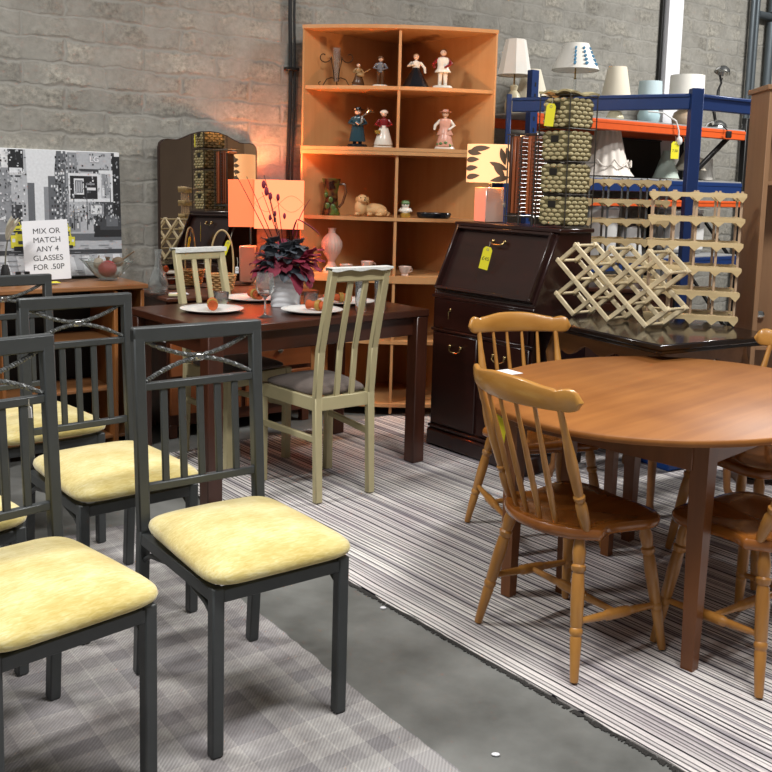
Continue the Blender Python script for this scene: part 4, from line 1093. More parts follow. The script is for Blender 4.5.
# lying puppy ornament
t = thing('puppy_ornament', 'cream lying puppy ornament on the third row', 'ornament', (-.145, 6.13, Z3))
PUP = mat('cream_fur_glaze', '#cfa876', .6, 0, .15, 50, .4, 120)
b = MB(); b.ell((.05, .03, .042), (.085, .05, .042), 18, 10); b.ell((-.035, .0, .055), (.04, .038, .055), 16, 10); b.ell((-.025, -.005, .105), (.036, .034, .034), 16, 10); b.ell((-.012, -.04, .10), (.018, .02, .015), 12, 8)
for sx in (-1, 1): b.ell((-.055 + .04 * (sx + 1), -.05, .014), (.018, .04, .014), 10, 6)
b.ell((.10, -.01, .03), (.04, .035, .03), 12, 8); b.ell((.085, -.04, .012), (.025, .03, .012), 10, 6); b.tube([(.125, .03, .03), (.15, .0, .018), (.14, -.03, .012)], [.014, .01, .006], 8)
b.build('puppy_body', PUP, t)
for sx in (-1, 1): b = MB(); b.ell((-.025 + sx * .036, .0, .10), (.010, .02, .026), 10, 6); b.build('ear', mat('tan_ear', '#b08650', .6), t)
b = MB(); b.ell((-.008, -.058, .105), (.006, .005, .005), 8, 5); b.build('nose', BLKG, t)
for sx in (-1, 1): b = MB(); b.ell((-.02 + sx * .014, -.034, .118), .0045, 8, 5); b.build('eye', BLKG, t)
# little seated ornament
t = thing('toby_ornament', 'tiny green-capped white ornament with gold feet on the third row', 'ornament', (.107, 6.08, Z3))
b = MB(); b.lathe([(0, 0), (.03, 0), (.034, .01), (.03, .03), (0, .034)], 16); b.build('gold_base', GOLDG, t)
b = MB(); b.lathe([(0, .03), (.028, .03), (.033, .045), (.026, .06), (.02, .066), (0, .066)], 16)
for sx in (-1, 1): b.tube([(sx * .026, 0, .056), (sx * .037, -.012, .044), (sx * .014, -.03, .042)], [.009, .008, .007], 8)
b.build('body', GLZ, t)
b = MB(); b.ell((0, -.004, .08), (.025, .024, .022), 14, 8); b.build('face', GLZ, t)
b = MB(); b.lathe([(.028, .086), (.03, .092), (.024, .106), (0, .112)], 16); b.build('cap', GREENG, t)
for sx in (-1, 1): b = MB(); b.ell((sx * .009, -.027, .083), .004, 8, 5); b.build('eye', BLKG, t)
# black oval dish
b = MB(); b.lathe([(0, .0), (.09, .0), (.105, .008), (.112, .03), (.108, .036), (.10, .03), (.09, .018), (0, .016)], 36, sy=.6)
tag(b.build('black_dish', BLKG, loc=(.29, 6.1, Z3)), 'shiny black oval dish at the right end of the third row', 'dish')
# ribbed pink vase
t = thing('ribbed_vase', 'tall pale pink ribbed vase on the lower bookcase row', 'vase', (-.362, 6.16, Z4))
pv = [(0, 0), (.055, 0), (.056, .012), (.03, .05), (.022, .07), (.03, .09), (.055, .13), (.068, .17), (.066, .20), (.045, .235), (.024, .255), (.022, .275), (.03, .288), (.026, .288), (.018, .27), (0, .26)]
b = MB(); n = 60; vs = []; fs = []
for r, z in pv:
    for j in range(n):
        a = 2 * PI * j / n; k = 1 + (.025 * math.cos(a * 20) if .08 < z < .25 else 0); vs.append((r * k * math.cos(a), r * k * math.sin(a), z))
for i in range(len(pv) - 1):
    for j in range(n): fs.append([i * n + j, i * n + (j + 1) % n, (i + 1) * n + (j + 1) % n, (i + 1) * n + j])
b.add(vs, fs); b.build('vase_body', mat('pink_matte_ceramic', '#d4b3a4', .5, 0, .05, 20), t)
CUPM = mat('pinkish_china', '#d9c0b2', .25, 0, .15, 60)
cupp = [(0, 0), (.022, 0), (.024, .006), (.02, .010), (.033, .03), (.042, .06), (.0405, .06), (.031, .031), (.015, .014), (0, .013)]
for i, (x, y, lb) in enumerate(((-.262, 6.1, 'pink china cup just right of the ribbed vase'), (-.129, 6.12, 'pink china bowl-cup stacked on saucers on the lower bookcase row'), (.115, 6.06, 'pink china cup right of the divider on the lower bookcase row'))):
    t = thing('china_cup', lb, 'cup', (x, y, Z4 + (.0 if i != 1 else .022)), .3 * i, 'pink china cups on the lower bookcase row')
    b = MB(); b.lathe(cupp, 24); b.build('cup_body', CUPM, t)
    b = MB(); b.tube([(.036, 0, .048), (.055, 0, .046), (.056, 0, .028), (.03, 0, .02)], .0035, 6); b.build('handle', CUPM, t)
for k, (lb, dz) in enumerate((('lowest pink saucer under the stacked china cup', 0), ('upper pink saucer under the stacked china cup', .010))):
    b = MB(); b.lathe([(0, 0), (.03, 0), (.06, .008), (.062, .011), (.03, .006), (0, .006)], 28); tag(b.build('saucer', CUPM, loc=(-.129, 6.12, Z4 + dz)), lb, 'saucer', 'pink saucers on the lower bookcase row')
b = MB(); b.lathe([(0, 0), (.035, 0), (.07, .03), (.068, .031), (.033, .005), (0, .005)], 28)
tag(b.build('shallow_bowl', CUPM, loc=(-.21, 6.2, Z4)), 'shallow pink bowl behind the cups on the lower bookcase row', 'bowl')
b = MB(); b.lathe([(0, 0), (.06, 0), (.1, .05), (.098, .052), (.058, .006), (0, .006)], 28)
tag(b.build('green_bowl', mat('olive_green_ceramic', '#7d8034', .4, 0, .1), loc=(-.18, 6.1, .4875)), 'olive green bowl on the bookcase row hidden behind the front cream chair', 'bowl')

# ------------------------------------------------------------------ bureau
t = thing('bureau', 'dark mahogany writing bureau with a sloping fall front and drawers', 'bureau', (.517, 5.09, 0), facing(-.773, -.634))
# local: +y out of the front, x along it
BW = .76; BD = .42
sl0, sl1, zb, ztp = 0.0, -.17, .885, 1.262
prof = [(0, .10), (0, zb), (sl1, ztp), (-BD, ztp), (-BD, .10)]
b = MB(); vs = [(x, y, z) for x in (-BW / 2, BW / 2) for y, z in prof]; k = len(prof)
b.add(vs, [list(range(k)), list(range(k, 2 * k))] + [[i, (i + 1) % k, k + (i + 1) % k, k + i] for i in range(k)]); b.build('carcass', BUR, t, smooth=False)
b = MB(); b.box((0, sl1 / 2 - BD / 2 + .006, ztp + .012), (BW + .03, BD + sl1 + .03, .024), b=.006); b.build('top_panel', BUR, t)
b = MB(); b.box((0, -BD / 2 + .008, .05), (BW + .03, BD + .03, .10), b=.012); b.build('plinth', BUR, t)
# fall front: framed panel on the slope
sd = Vector((0, sl1 - sl0, ztp - zb)); ln = sd.length; sd.normalize(); sn = Vector((0, sd.z, -sd.y))
X = Matrix((Vector((1, 0, 0)), sd, Vector((1, 0, 0)).cross(sd))).transposed().to_4x4(); X.translation = Vector((0, sl0, zb)) + sd * (ln / 2)
if (X.to_3x3() @ Vector((0, 0, 1))).y < 0: pass
b = MB(); b.box((0, 0, -.004), (BW - .01, ln - .012, .02), X @ Matrix.Diagonal((1, 1, -1, 1)), b=.004)
fw_ = .045
for sx in (-1, 1): b.box((sx * (BW / 2 - fw_ / 2 - .006), 0, -.018), (fw_, ln - .014, .012), X @ Matrix.Diagonal((1, 1, -1, 1)) @ Matrix.Diagonal((1, 1, 1, 1)), b=.004)
lid = b.build('fall_front', BUR, t)
lid_n = -(X.to_3x3() @ Vector((0, 0, 1))) if (X.to_3x3() @ Vector((0, 0, 1))).y < 0 else (X.to_3x3() @ Vector((0, 0, 1)))
def lidpt(x, v, h): return Vector((x, sl0, zb)) + sd * (ln * v) + lid_n * h
b = MB()
b.bar(lidpt(-BW / 2 + .02, .06, .02), lidpt(BW / 2 - .02, .06, .02), .016, .04, up=lid_n); b.bar(lidpt(-BW / 2 + .02, .95, .02), lidpt(BW / 2 - .02, .95, .02), .016, .03, up=lid_n)
for sx in (-1, 1): b.bar(lidpt(sx * (BW / 2 - .03), .04, .02), lidpt(sx * (BW / 2 - .03), .97, .02), .016, .04, up=lid_n)
b.build('lid_frame', BUR, lid)
def bail(b, c, w, n_, dn, side):
    c = Vector(c); side = Vector(side); n_ = Vector(n_); dn = Vector(dn)
    for s_ in (-1, 1):
        b.ell(tuple(c + side * (s_ * w / 2) + n_ * .012), .011, 10, 6)
        b.tube([c + side * (s_ * w / 2), c + side * (s_ * w / 2) + n_ * .018], .006, 8)
    b.tube([c - side * w / 2 + n_ * .016, c - side * w / 2 + n_ * .02 + dn * .02, c - side * w / 4 + n_ * .022 + dn * .032, c + side * w / 4 + n_ * .022 + dn * .032, c + side * w / 2 + n_ * .02 + dn * .02, c + side * w / 2 + n_ * .016], .0045, 8)
b = MB(); bail(b, lidpt(.0, .80, .012), .085, lid_n, -sd * .8, (1, 0, 0)); tag(b.build('bail_handle', BRASS, lid), label='silvery bail handle')
d = MB(); d.box((0, .005, .775), (BW - .05, .018, .175), b=.006); dr = d.build('drawer', BUR, t)
b = MB(); b.ell((BW * .30, .016, .80), (.007, .006, .011), 8, 6); b.tube([(BW * .30, .014, .795), (BW * .30, .03, .79), (BW * .30, .03, .75)], .0035, 6); tag(b.build('key', BRASS, dr), label='small brass key')
for z_ in (.678, .868, .115): b = MB(); b.box((0, .008, z_), (BW + .01, .02, .018), b=.006); b.build('moulding', BUR, t)
for sx in (-1, 1):
    d = MB(); d.box((sx * BW / 4, .005, .40), (BW / 2 - .03, .018, .53), b=.006); dr = d.build('drawer', BUR, t)
    b = MB(); bail(b, (sx * BW * .22, .014, .60), .085, (0, 1, 0), (0, 0, -1), (1, 0, 0)); tag(b.build('bail_handle', BRASS, dr), label='silvery bail handle')
pw = lidpt(.0, .66, .085); Xw = T(.517, 5.09, 0) @ RZ(facing(-.773, -.634)); pw = Xw @ pw
price_tag('yellow tag hanging from the handle of the bureau fall front', (pw.x, pw.y, pw.z), math.radians(-20), .05, .125, .22, writing='£45', strg=.03)

# leaf-patterned lamp on the bureau
SHADE_LEAF = None
def shade_mat(name, col, e, s, tl=.02):
    m, nt, b_ = new_mat(name); N = nt.nodes; L = nt.links
    out = nt.nodes['Material Output']
    d = N.new('ShaderNodeBsdfDiffuse'); d.inputs[0].default_value = hexc(col)
    tr = N.new('ShaderNodeBsdfTranslucent'); tr.inputs[0].default_value = hexc(col)
    mx = N.new('ShaderNodeMixShader'); mx.inputs[0].default_value = tl; L.new(d.outputs[0], mx.inputs[1]); L.new(tr.outputs[0], mx.inputs[2])
    em = N.new('ShaderNodeEmission'); em.inputs[0].default_value = e; em.inputs[1].default_value = s
    ad = N.new('ShaderNodeAddShader'); L.new(mx.outputs[0], ad.inputs[0]); L.new(em.outputs[0], ad.inputs[1]); L.new(ad.outputs[0], out.inputs['Surface'])
    return m
def bulb(name, p, power, col, r=.03):
    l = bpy.data.lights.new(name, 'POINT'); l.energy = power; l.color = col; l.shadow_soft_size = r
    o = bpy.data.objects.new(name, l); COL.objects.link(o); o.location = p
ZB = 1.287
LP = (.575, 5.475)
t = thing('table_lamp', 'lit table lamp with a leaf-patterned oval shade and mirrored cube base', 'lamp', (*LP, ZB), math.radians(-8))
b = MB(); b.box((0, 0, .10), (.13, .11, .195), RZ(.7), b=.003); b.build('mirrored_base', mat('mirrored_pink_metal', '#e2c4b6', .15, .55, 0), t)
b = MB(); b.tube([(0, 0, .19), (0, 0, .30)], .006, 8); b.build('rod', SILVER, t)
SH = shade_mat('glowing_cream_shade', '#e0c090', (1.3, .62, .28, 1), .8, .01)
b = MB(); b.sheet(lambda u, v: (.135 * math.cos(2 * PI * u), .08 * math.sin(2 * PI * u), .225 + .215 * v), 48, 4, .002); sh = b.build('lampshade', SH, t)
LEAFP = mat('taupe_leaf_print', '#77604c', .8, 0, .05)
def leafp(a0, z0, ang, L, W):
    def fn(u, v):
        w = W * math.sin(PI * u) ** .8; s_ = (v - .5) * w
        dx = u * L * math.cos(ang) - s_ * math.sin(ang); dz = u * L * math.sin(ang) + s_ * math.cos(ang)
        a = a0 + dx / .11
        return (.1372 * math.cos(a), .0822 * math.sin(a), z0 + dz)
    b = MB(); b.sheet(fn, 10, 4, .0008); b.build('printed_leaf', LEAFP, sh)
for a0, z0, ang in ((-2.9, .25, .15), (-3.0, .30, .1), (-2.95, .35, .05), (-2.85, .40, -.15), (-1.55, .235, .25), (-1.6, .34, -.45), (-1.15, .42, -1.3), (-.9, .25, 2.2), (-.6, .33, 1.9), (-.3, .28, .8), (-2.5, .41, .1)): leafp(a0, z0, ang, .10, .032)
bulb('lamp_bulb', (LP[0], LP[1], ZB + .40), 22, (1, .52, .25))
# plug hanging beside it
t = thing('lamp_plug', 'small plug and lead dangling over the mirrored lamp base', 'plug', (LP[0] + .075, LP[1] - .115, ZB + .10))
b = MB(); b.box((0, 0, 0), (.022, .014, .022), b=.004); b.build('plug_body', mat('grey_plastic', '#8a8580', .4), t); b = MB(); b.tube([(0, 0, .01), (-.02, .005, .05), (-.01, .03, .10)], .003, 6); b.build('lead', mat('grey_plastic', '#8a8580', .4), t)

# wire rack with rust-brown slats
t = thing('wire_media_rack', 'narrow chrome wire rack with rust-brown uprights on the bureau', 'rack', (.752, 5.255, ZB), facing(-.773, -.634))
CHR = mat('chrome_wire', '#6a6a68', .3, .9, .1, 40)
for x in (-.10, .0, .10):
    for y in (-.05, .05): b = MB(); b.tube([(x, y, .0), (x, y, .48)], .004, 6); b.build('wire_post', CHR, t)
for x in (-.10, 0):
    b = MB()
    for k in range(20): b.tube([(x, -.05, .05 + k * .022), (x, .05, .05 + k * .022)], .002, 5); b.tube([(x, .05, .05 + k * .022), (x + .018, .05, .05 + k * .022)], .002, 5)
    b.build('wire_rungs', CHR, t)
for x, m_ in ((-.075, '#8a4626'), (-.05, '#a85a32'), (.03, '#7d4227'), (.06, '#94502c'), (.085, '#4a2a1c')):
    b = MB(); b.box((x, 0, .27), (.02, .09, .42)); b.build('brown_slat', wood('rust_slat_' + m_[1:], m_, m_, .4, 2), t)
b = MB(); b.tube([(-.11, .05, .49), (.11, .05, .49), (.11, -.05, .49), (-.11, -.05, .49)], .004, 6, closed=True); b.build('wire_frame', CHR, t); b = MB(); b.tube([(-.11, .05, .045), (.11, .05, .045), (.11, -.05, .045), (-.11, -.05, .045)], .004, 6, closed=True); b.build('wire_frame', CHR, t)

# seagrass drawer tower
t = thing('seagrass_drawer_tower', 'tall four-drawer woven seagrass tower in a wire frame on the bureau', 'drawer tower', (.925, 5.045, ZB), facing(-.773, -.634))
SEAG = mat('woven_seagrass', '#a99d76', .8, 0, .4, 50, .5, 90)
tw_, td_ = .195, .21
random.seed(2)
for k in range(4):
    z = .012 + k * .168
    b = MB(); b.box((0, 0, z + .075), (tw_ - .014, td_ - .014, .145), b=.012, m=1)
    for face in range(4):
        X = RZ(face * PI / 2); wdt = tw_ if face % 2 == 0 else td_; off = (td_ if face % 2 == 0 else tw_) / 2 - .008
        for r in range(7):
            for c in range(5):
                u = (c - 2 + (.5 if r % 2 else 0)) * wdt / 4.4
                if abs(u) > wdt / 2 - .014: continue
                if face == 0 and r in (4, 5) and abs(u) < .03: continue
                b.ell((u, off, z + .012 + r * .0215), (wdt / 8.8 * .98, .007, .0105), 8, 5, X=X @ RY(0))
    d = b.build('woven_drawer', [SEAG, mat('seagrass_shadow', '#5e5638', .9, 0, .3, 40)], t)
    b = MB(); b.box((0, td_ / 2 - .009, z + .11), (.052, .008, .036), b=.003); b.build('grip_hole', mat('dark_hole', '#1c1812', .9), d)
b = MB()
for sx in (-1, 1):
    for sy in (-1, 1): b.tube([(sx * tw_ / 2 * 1.03, sy * td_ / 2 * 1.03, 0), (sx * tw_ / 2 * 1.03, sy * td_ / 2 * 1.03, .69)], .0035, 6)
for k in range(5):
    z = .006 + k * .168
    b.tube([(sx * tw_ / 2 * 1.03, sy * td_ / 2 * 1.03, z) for sx, sy in ((-1, -1), (1, -1), (1, 1), (-1, 1))], .003, 6, closed=True)
b.build('wire_frame', mat('dark_wire', '#4a4640', .4, .6), t)
b = MB(); b.sheet(lambda u, v: ((u - .5) * (tw_ + .02), (v - .5) * (td_ + .02), .688 + .012 * abs(math.sin(u * 7)) * abs(v - .5) * 2 + .006 * math.sin(v * 9)), 14, 14, .010); b.build('woven_lid', SEAG, t)
pw = T(.925, 5.045, ZB) @ RZ(facing(-.773, -.634)) @ Vector((.0, td_ / 2 + .03, .635))
price_tag('yellow tag on the top drawer of the seagrass tower', tuple(pw), math.radians(-30), .05, .115, .1, strg=.03)

# ------------------------------------------------------------------ dark side table with the wine racks
NX, NY = 1.165, 3.95
EA = math.radians(30)
t = thing('side_table', 'dark-topped wooden table with shaped apron under the wine racks', 'table', (NX, NY, 0), EA)
# local: x along the right-hand edge, y along the left-hand edge, origin at the nearest corner
TX, TY, TZ = .76, .93, .85
DK = mat('dark_polished_top', '#1d1512', .18, 0, .2, 10, coat=.4)
b = MB(); b.box((TX / 2, TY / 2, TZ - .014), (TX, TY, .028), b=.008); b.box((TX / 2, TY / 2, TZ - .036), (TX - .02, TY - .02, .018), b=.005); b.build('tabletop', DK, t)
APW = wood('brown_apron', '#6e4622', '#926238', .4, 1, .6)
for nm, f0, f1, fixed, ax in (('y', .19, TY - .06, .165, 0), ('x', .19, TX - .06, .165, 1), ('y', .19, TY - .06, TX - .035, 0), ('x', .19, TX - .06, TY - .035, 1)):
    n = 24; top = []; bot = []
    for i in range(n + 1):
        u = i / n; s_ = f0 + (f1 - f0) * u
        top.append((s_, .805)); bot.append((s_, .70 - .03 * math.cos(2 * PI * u) * .6 + .02 * math.cos(6 * PI * u)))
    o_ = bot + top[::-1]
    b = MB()
    X = (T(fixed, 0, 0) @ Matrix(((0, 0, 1, 0), (1, 0, 0, 0), (0, 1, 0, 0), (0, 0, 0, 1)))) if ax == 0 else (T(0, fixed, 0) @ Matrix(((1, 0, 0, 0), (0, 0, 1, 0), (0, 1, 0, 0), (0, 0, 0, 1))))
    b.prism(o_, -.011, .011, X=X); b.build('apron', APW, t, smooth=False)
for x in (.19, TX - .05):
    for y in (.19, TY - .05):
        sx = -1 if x < .3 else 1; sy = -1 if y < .3 else 1
        b = MB(); b.tube([(x, y, .805), (x, y, .74), (x + sx * .018, y + sy * .018, .66), (x + sx * .006, y + sy * .006, .5), (x - sx * .012, y - sy * .012, .25), (x - sx * .004, y - sy * .004, .07), (x + sx * .012, y + sy * .012, .022), (x + sx * .012, y + sy * .012, .0)], [.036, .038, .038, .028, .02, .017, .024, .022], 12)
        b.build('cabriole_leg', APW, t)

# folding lattice wine rack
LA = math.atan2(4.402 - 4.749, 1.206 - .945)
t = thing('lattice_wine_rack', 'pale wooden folding lattice wine rack on the dark side table', 'wine rack', (.945, 4.749, TZ), LA)
A_, B_ = .112, .085      # half cell
def node(i, j): return ((i - 1) * A_, .021 + j * B_)
bars = [((1, 4), (5, 0)), ((0, 3), (3, 0)), ((0, 1), (1, 0)), ((3, 4), (6, 1)), ((5, 4), (6, 3))]
barsb = [((0, 1), (3, 4)), ((0, 3), (1, 4)), ((1, 0), (5, 4)), ((3, 0), (6, 3)), ((5, 0), (6, 1))]
LW = wood('lattice_wood', '#b6a480', '#d9caa8', .5, 0, 1)
for y0 in (0, .135):
    for k, lst in enumerate((bars, barsb)):
        for p, q_ in lst:
            (x0, z0), (x1, z1) = node(*p), node(*q_); y = y0 + (-.007 if k == 0 else .007) * (1 if y0 == 0 else -1)
            b = MB(); b.bar((x0, y, z0), (x1, y, z1), .024, .0125, up=(0, 1, 0), ext=.014); b.build('lattice_bar', LW, t)
nodes = [(i, j) for j in range(5) for i in range(7) if (i + j) % 2 == 1 ]
for i, j in nodes:
    x, z = node(i, j)
    b = MB(); b.tube([(x, -.016, z), (x, .148, z)], .0075, 8); b.build('dowel', LW, t)

# grid wine racks
def grid_rack(label, loc, rz, cols, rows, cw, ch, depth, post, wood_m, bt=.02):
    t = thing('grid_wine_rack', label, 'wine rack', loc, rz, 'pine grid wine racks')
    for r in range(rows):
        z = .04 + r * ch
        for y in (0, depth):
            o_t = []; o_b = []
            n = cols * 12
            for i in range(n + 1):
                u = i / 12; x = u * cw; ph = abs((u % 1) - .5) * 2  # 1 at the post, 0 mid-cell
                o_b.append((x, z - bt * (.42 + max(0, (ph - .5) / .5) * .85)))
                o_t.append((x, z + bt * (.34 + max(0, (ph - .5) / .5) * .16)))
            o_ = [(-.018, z - bt * .3), ] + o_b + [(cols * cw + .018, z - bt * .3), (cols * cw + .018, z + bt * .3)] + o_t[::-1] + [(-.018, z + bt * .3)]
            b = MB(); b.prism(o_, -.03, .03, X=T(0, y, 0) @ RX(PI / 2)); b.build('notched_bar', wood_m, t, smooth=False)
    for c in range(cols + 1):
        for y in (0, depth):
            b = MB(); b.box((c * cw, y, (rows - 1) * ch / 2 + .035), (.012, .012, (rows - 1) * ch + .05), b=.002); b.build('upright', post, t)
    b = MB()
    for c in range(cols + 1):
        for r in range(rows): b.box((c * cw, depth / 2, .04 + r * ch), (.014, depth - .02, .006), b=.001)
    b.build('cross_strap', post, t)
    return t
PINKP = wood('pinkish_upright', '#a58a72', '#bfa78c', .5, 2, 1)
grid_rack('pine grid wine rack at the right end of the dark side table', (1.285, 4.64, TZ + .001), math.radians(-14), 4, 6, .101, .118, .20, PINKP, PINE, .027)
# low dark cabinet behind carrying the second grid rack
CAB = (1.33, 5.50)
t = thing('low_cabinet', 'low dark cabinet behind the side table carrying a wine rack', 'cabinet', (1.325, 5.52, 0), math.radians(-4))
b = MB(); b.box((0, 0, .465), (.62, .30, .89)); b.build('carcass', MAHOGV, t); b = MB(); b.box((0, 0, .923), (.66, .34, .026), b=.006); b.build('top_panel', MAHOG, t)
for sx in (-1, 1):
    b = MB(); b.box((sx * .152, -.156, .46), (.29, .016, .78), b=.004); d = b.build('door', MAHOGV, t); b = MB(); b.ell((sx * .03, -.172, .5), .012, 10, 6); b.build('knob', BRASS, d)
b = MB(); b.box((0, 0, .01), (.6, .28, .02)); b.build('plinth', MAHOGV, t)
grid_rack('pine grid wine rack with grey steel uprights, standing behind the folding lattice rack', (1.03, 5.45, .94), math.radians(-4), 5, 6, .108, .112, .19, GALV, PINE, .026)

# ------------------------------------------------------------------ blue rack frame in front
t = thing('blue_rack_frame', 'empty blue steel racking bay frame standing before the lamp shelves', 'racking')
P1, P2, P3 = Vector((.755, 6.22, 0)), Vector((1.765, 5.62, 0)), Vector((2.31, 5.99, 0))
for p, w_, z in ((P1, .032, 2.08), (P2, .068, 2.085), (P3, .04, 2.085)):
    b = MB(); b.box((p.x, p.y, z / 2), (w_, w_ * 1.1, z), RZ(0), b=.003); pp = b.build('upright', BLUE, t)
for a_, c_ in ((P1, P2), (P2, P3)):
    d = (c_ - a_).normalized(); sd_ = Vector((-d.y, d.x, 0))
    b = MB(); b.bar(a_ + d * .03 + Vector((0, 0, 2.012)), c_ - d * .03 + Vector((0, 0, 2.012)), .09, .04, up=sd_ if False else (d.cross(Vector((0, 0, 1)))), b=.004)
    b.bar(a_ + d * .03 + Vector((0, 0, 2.045)) , c_ - d * .03 + Vector((0, 0, 2.045)), .02, .056, up=(d.cross(Vector((0, 0, 1)))), b=.004)
    b.build('beam', BLUE, t)

# ------------------------------------------------------------------ pallet racking along the wall with lamps
t = thing('pallet_racking', 'pallet racking with orange beams along the wall, carrying old lamps', 'racking', wp(0, 0, 0), WA)
# local x along wall, -y out from the wall
F0, B0 = -.72, -.12
for s_, top, m_, y in ((1.45, 2.27, BLUE, F0), (1.45, 2.27, BLUE, B0), (3.90, 2.10, BLACK, F0), (3.90, 2.10, BLACK, B0)):
    b = MB(); b.box((s_, y, top / 2), (.065, .05, top), b=.003); b.build('upright', m_, t)
    b = MB()
    for k in range(26):
        z = .3 + k * .075
        if z < top - .04: b.box((s_, y - .0255, z), (.014, .002, .028), b=.0005)
    b.build('slot', BLACK, t)
for z, h, m_ in ((1.955, .075, ORANGE), (1.525, .09, BLUE), (1.395, .05, ORANGE), (.93, .08, BLUE)):
    for y in (F0, B0):
        b = MB(); b.box((2.675, y, z), (2.38, .045, h), b=.004); b.box((2.675, y - .023, z + h * .28), (2.38, .006, h * .28), b=.002); b.build('beam', m_, t)
DECK = mat('grey_deck_board', '#8b8c8c', .6, 0, .15, 8)
for z in (1.994, 1.572, .972):
    b = MB(); b.box((2.675, (F0 + B0) / 2, z), (2.37, .64, .014)); b.build('deck', DECK, t)
for s_, y in ((3.90, 0), (1.45, 0)):
    b = MB()
    for z0, z1 in ((.3, .9), (.9, 1.5)): b.bar((s_, F0 + .02, z0), (s_, B0 - .02, z1), .03, .02)
    b.build('brace', BLACK, t)
b = MB(); b.bar((3.74, F0 + .05, 1.94), (3.30, F0 + .08, 1.60), .035, .03, up=(0, 1, 0)); b.build('brace', BLACK, t)

def rk(s_, off, z): return wp(s_, off, z)
ZD1, ZD2, ZD3 = 2.0015, 1.5795, .9795
def lamp(label, s_, off, z, base, base_m, shade, shade_m, group, name='table_lamp', neck=True, shade_sq=False, extra=None, n=30):
    t = thing(name, label, 'lamp', rk(s_, off, z), WA + .1, group)
    b = MB(); b.lathe(base, 22); b.build('lamp_base', base_m, t)
    zt = base[-1][1]
    b = MB(); b.tube([(0, 0, zt - .01), (0, 0, shade[0][1] + (shade[-1][1] - shade[0][1]) * .6)], .006, 8); b.build('lamp_neck', BRASS, t)
    b = MB()
    r0_, z0_ = shade[0]; r1_, z1_ = shade[-1]
    b.sheet(lambda u, v: ((r0_ + (r1_ - r0_) * v) * math.cos(2 * PI * u), (r0_ + (r1_ - r0_) * v) * math.sin(2 * PI * u), z0_ + (z1_ - z0_) * v), n, 3, .003)
    b.lathe([(r1_ * .98, z1_ - .004), (r1_ * .98, z1_ - .002), (.01, z1_ - .002), (.01, z1_ - .004)], 20)
    sh = b.build('lampshade', shade_m, t, angle=50 if n > 10 else 20)
    b = MB(); b.tube([(r0_ * 1.005 * math.cos(2 * PI * i / 40), r0_ * 1.005 * math.sin(2 * PI * i / 40), z0_) for i in range(40)], .003, 5, closed=True); b.build('shade_trim', mat('shade_trim', '#a49f94', .7), sh)
    if extra: extra(t, sh)
    return t
G_ = 'lamps on the orange racking shelf'; G2 = 'lamps on the lower racking shelf'
BULBUS = [(0, 0), (.06, 0), (.062, .015), (.05, .03), (.075, .09), (.078, .14), (.05, .19), (.02, .22), (.018, .24), (0, .24)]
lamp('tall white-shaded lamp with a cream jug base beside the bookcase top', 1.56, .42, ZD1, [(0, 0), (.055, 0), (.06, .02), (.062, .07), (.045, .13), (.022, .16), (.03, .19), (.02, .2), (0, .2)], mat('cream_crackle', '#c9c0a2', .35, 0, .2, 30), [(.118, .265), (.07, .51)], LAMPW, G_, n=8)
lamp('white cone-shaded lamp half hidden behind the blue rack upright', 1.79, .36, ZD1, [(0, 0), (.05, 0), (.05, .02), (.02, .05), (.018, .09), (0, .09)], WHITE, [(.125, .11), (.06, .33)], LAMPC, G_)
def leaves(t, sh):
    for a, col in ((-1.95, 0), (-1.35, 1), (-2.5, 0)):
        b = MB()
        for k in range(5):
            r = .175 - .012 * k * 2; zz = .39 + .028 * k
            rr_ = .172 + (.088 - .172) * ((zz - .355) / .185) + .003
            b.ell((rr_ * math.cos(a), rr_ * math.sin(a), zz), (.024 - .002 * k, .004, .015), 8, 5, X=None)
        b.build('printed_blue_leaf', mat('blue_print', '#3f6f8c', .8), sh)
lamp('white lamp with blue leaf motifs on its wide shade', 2.17, .42, ZD1, [(0, 0), (.06, 0), (.06, .02), (.012, .04), (.012, .3), (0, .3)], GLASS, [(.172, .355), (.088, .545)], LAMPW, G_, extra=leaves)
lamp('tall cream tapering lampshade lamp', 2.63, .42, ZD1, [(0, 0), (.06, 0), (.07, .04), (.05, .08), (.02, .10), (0, .10)], mat('cream_crackle', '#c9c0a2', .35), [(.125, .12), (.07, .42)], LAMPC, G_)
LB_ = mat('pale_blue_shade', '#b9ccd2', .7, 0, .03)
lamp('small lamp with pale blue shade and pale blue round base', 3.03, .42, ZD1, [(0, 0), (.06, 0), (.085, .04), (.09, .08), (.07, .13), (.02, .15), (0, .15)], mat('pale_blue_ceramic', '#a9c3c9', .2), [(.095, .17), (.088, .345)], LB_, G_)
lamp('lamp with a broad white drum shade and pale brown base', 3.49, .42, ZD1, [(0, 0), (.085, 0), (.10, .03), (.11, .08), (.09, .13), (.03, .17), (0, .17)], mat('pale_brown_ceramic', '#a58f78', .3), [(.14, .20), (.135, .43)], LAMPW, G_)
# silver anglepoise
t = thing('desk_lamp', 'silver bendy desk lamp with a domed head on the orange shelf', 'lamp', rk(3.93, .45, ZD1), WA, None)
b = MB(); b.lathe([(0, 0), (.085, 0), (.09, .015), (.075, .05), (.04, .075), (0, .08)], 26); b.build('domed_base', SILVER, t)
b = MB(); b.tube([(-.02, 0, .07), (-.05, 0, .14), (-.015, 0, .24), (-.01, 0, .31), (.03, 0, .38), (.0, 0, .44)], .009, 8); b.build('bent_arm', BLACK, t)
b = MB(); b.tube([(0, 0, .07), (-.03, 0, .15), (.01, 0, .24), (.015, 0, .34), (.04, 0, .42)], .004, 6); b.build('arm_cable', BLACK, t)
b = MB(); b.lathe([(0, .06), (.03, .055), (.055, .035), (.066, .0), (.062, .0), (.05, .03), (0, .048)], 24, X=T(.03, 0, .46) @ RY(.35)); b.build('lamp_head', SILVER, t)
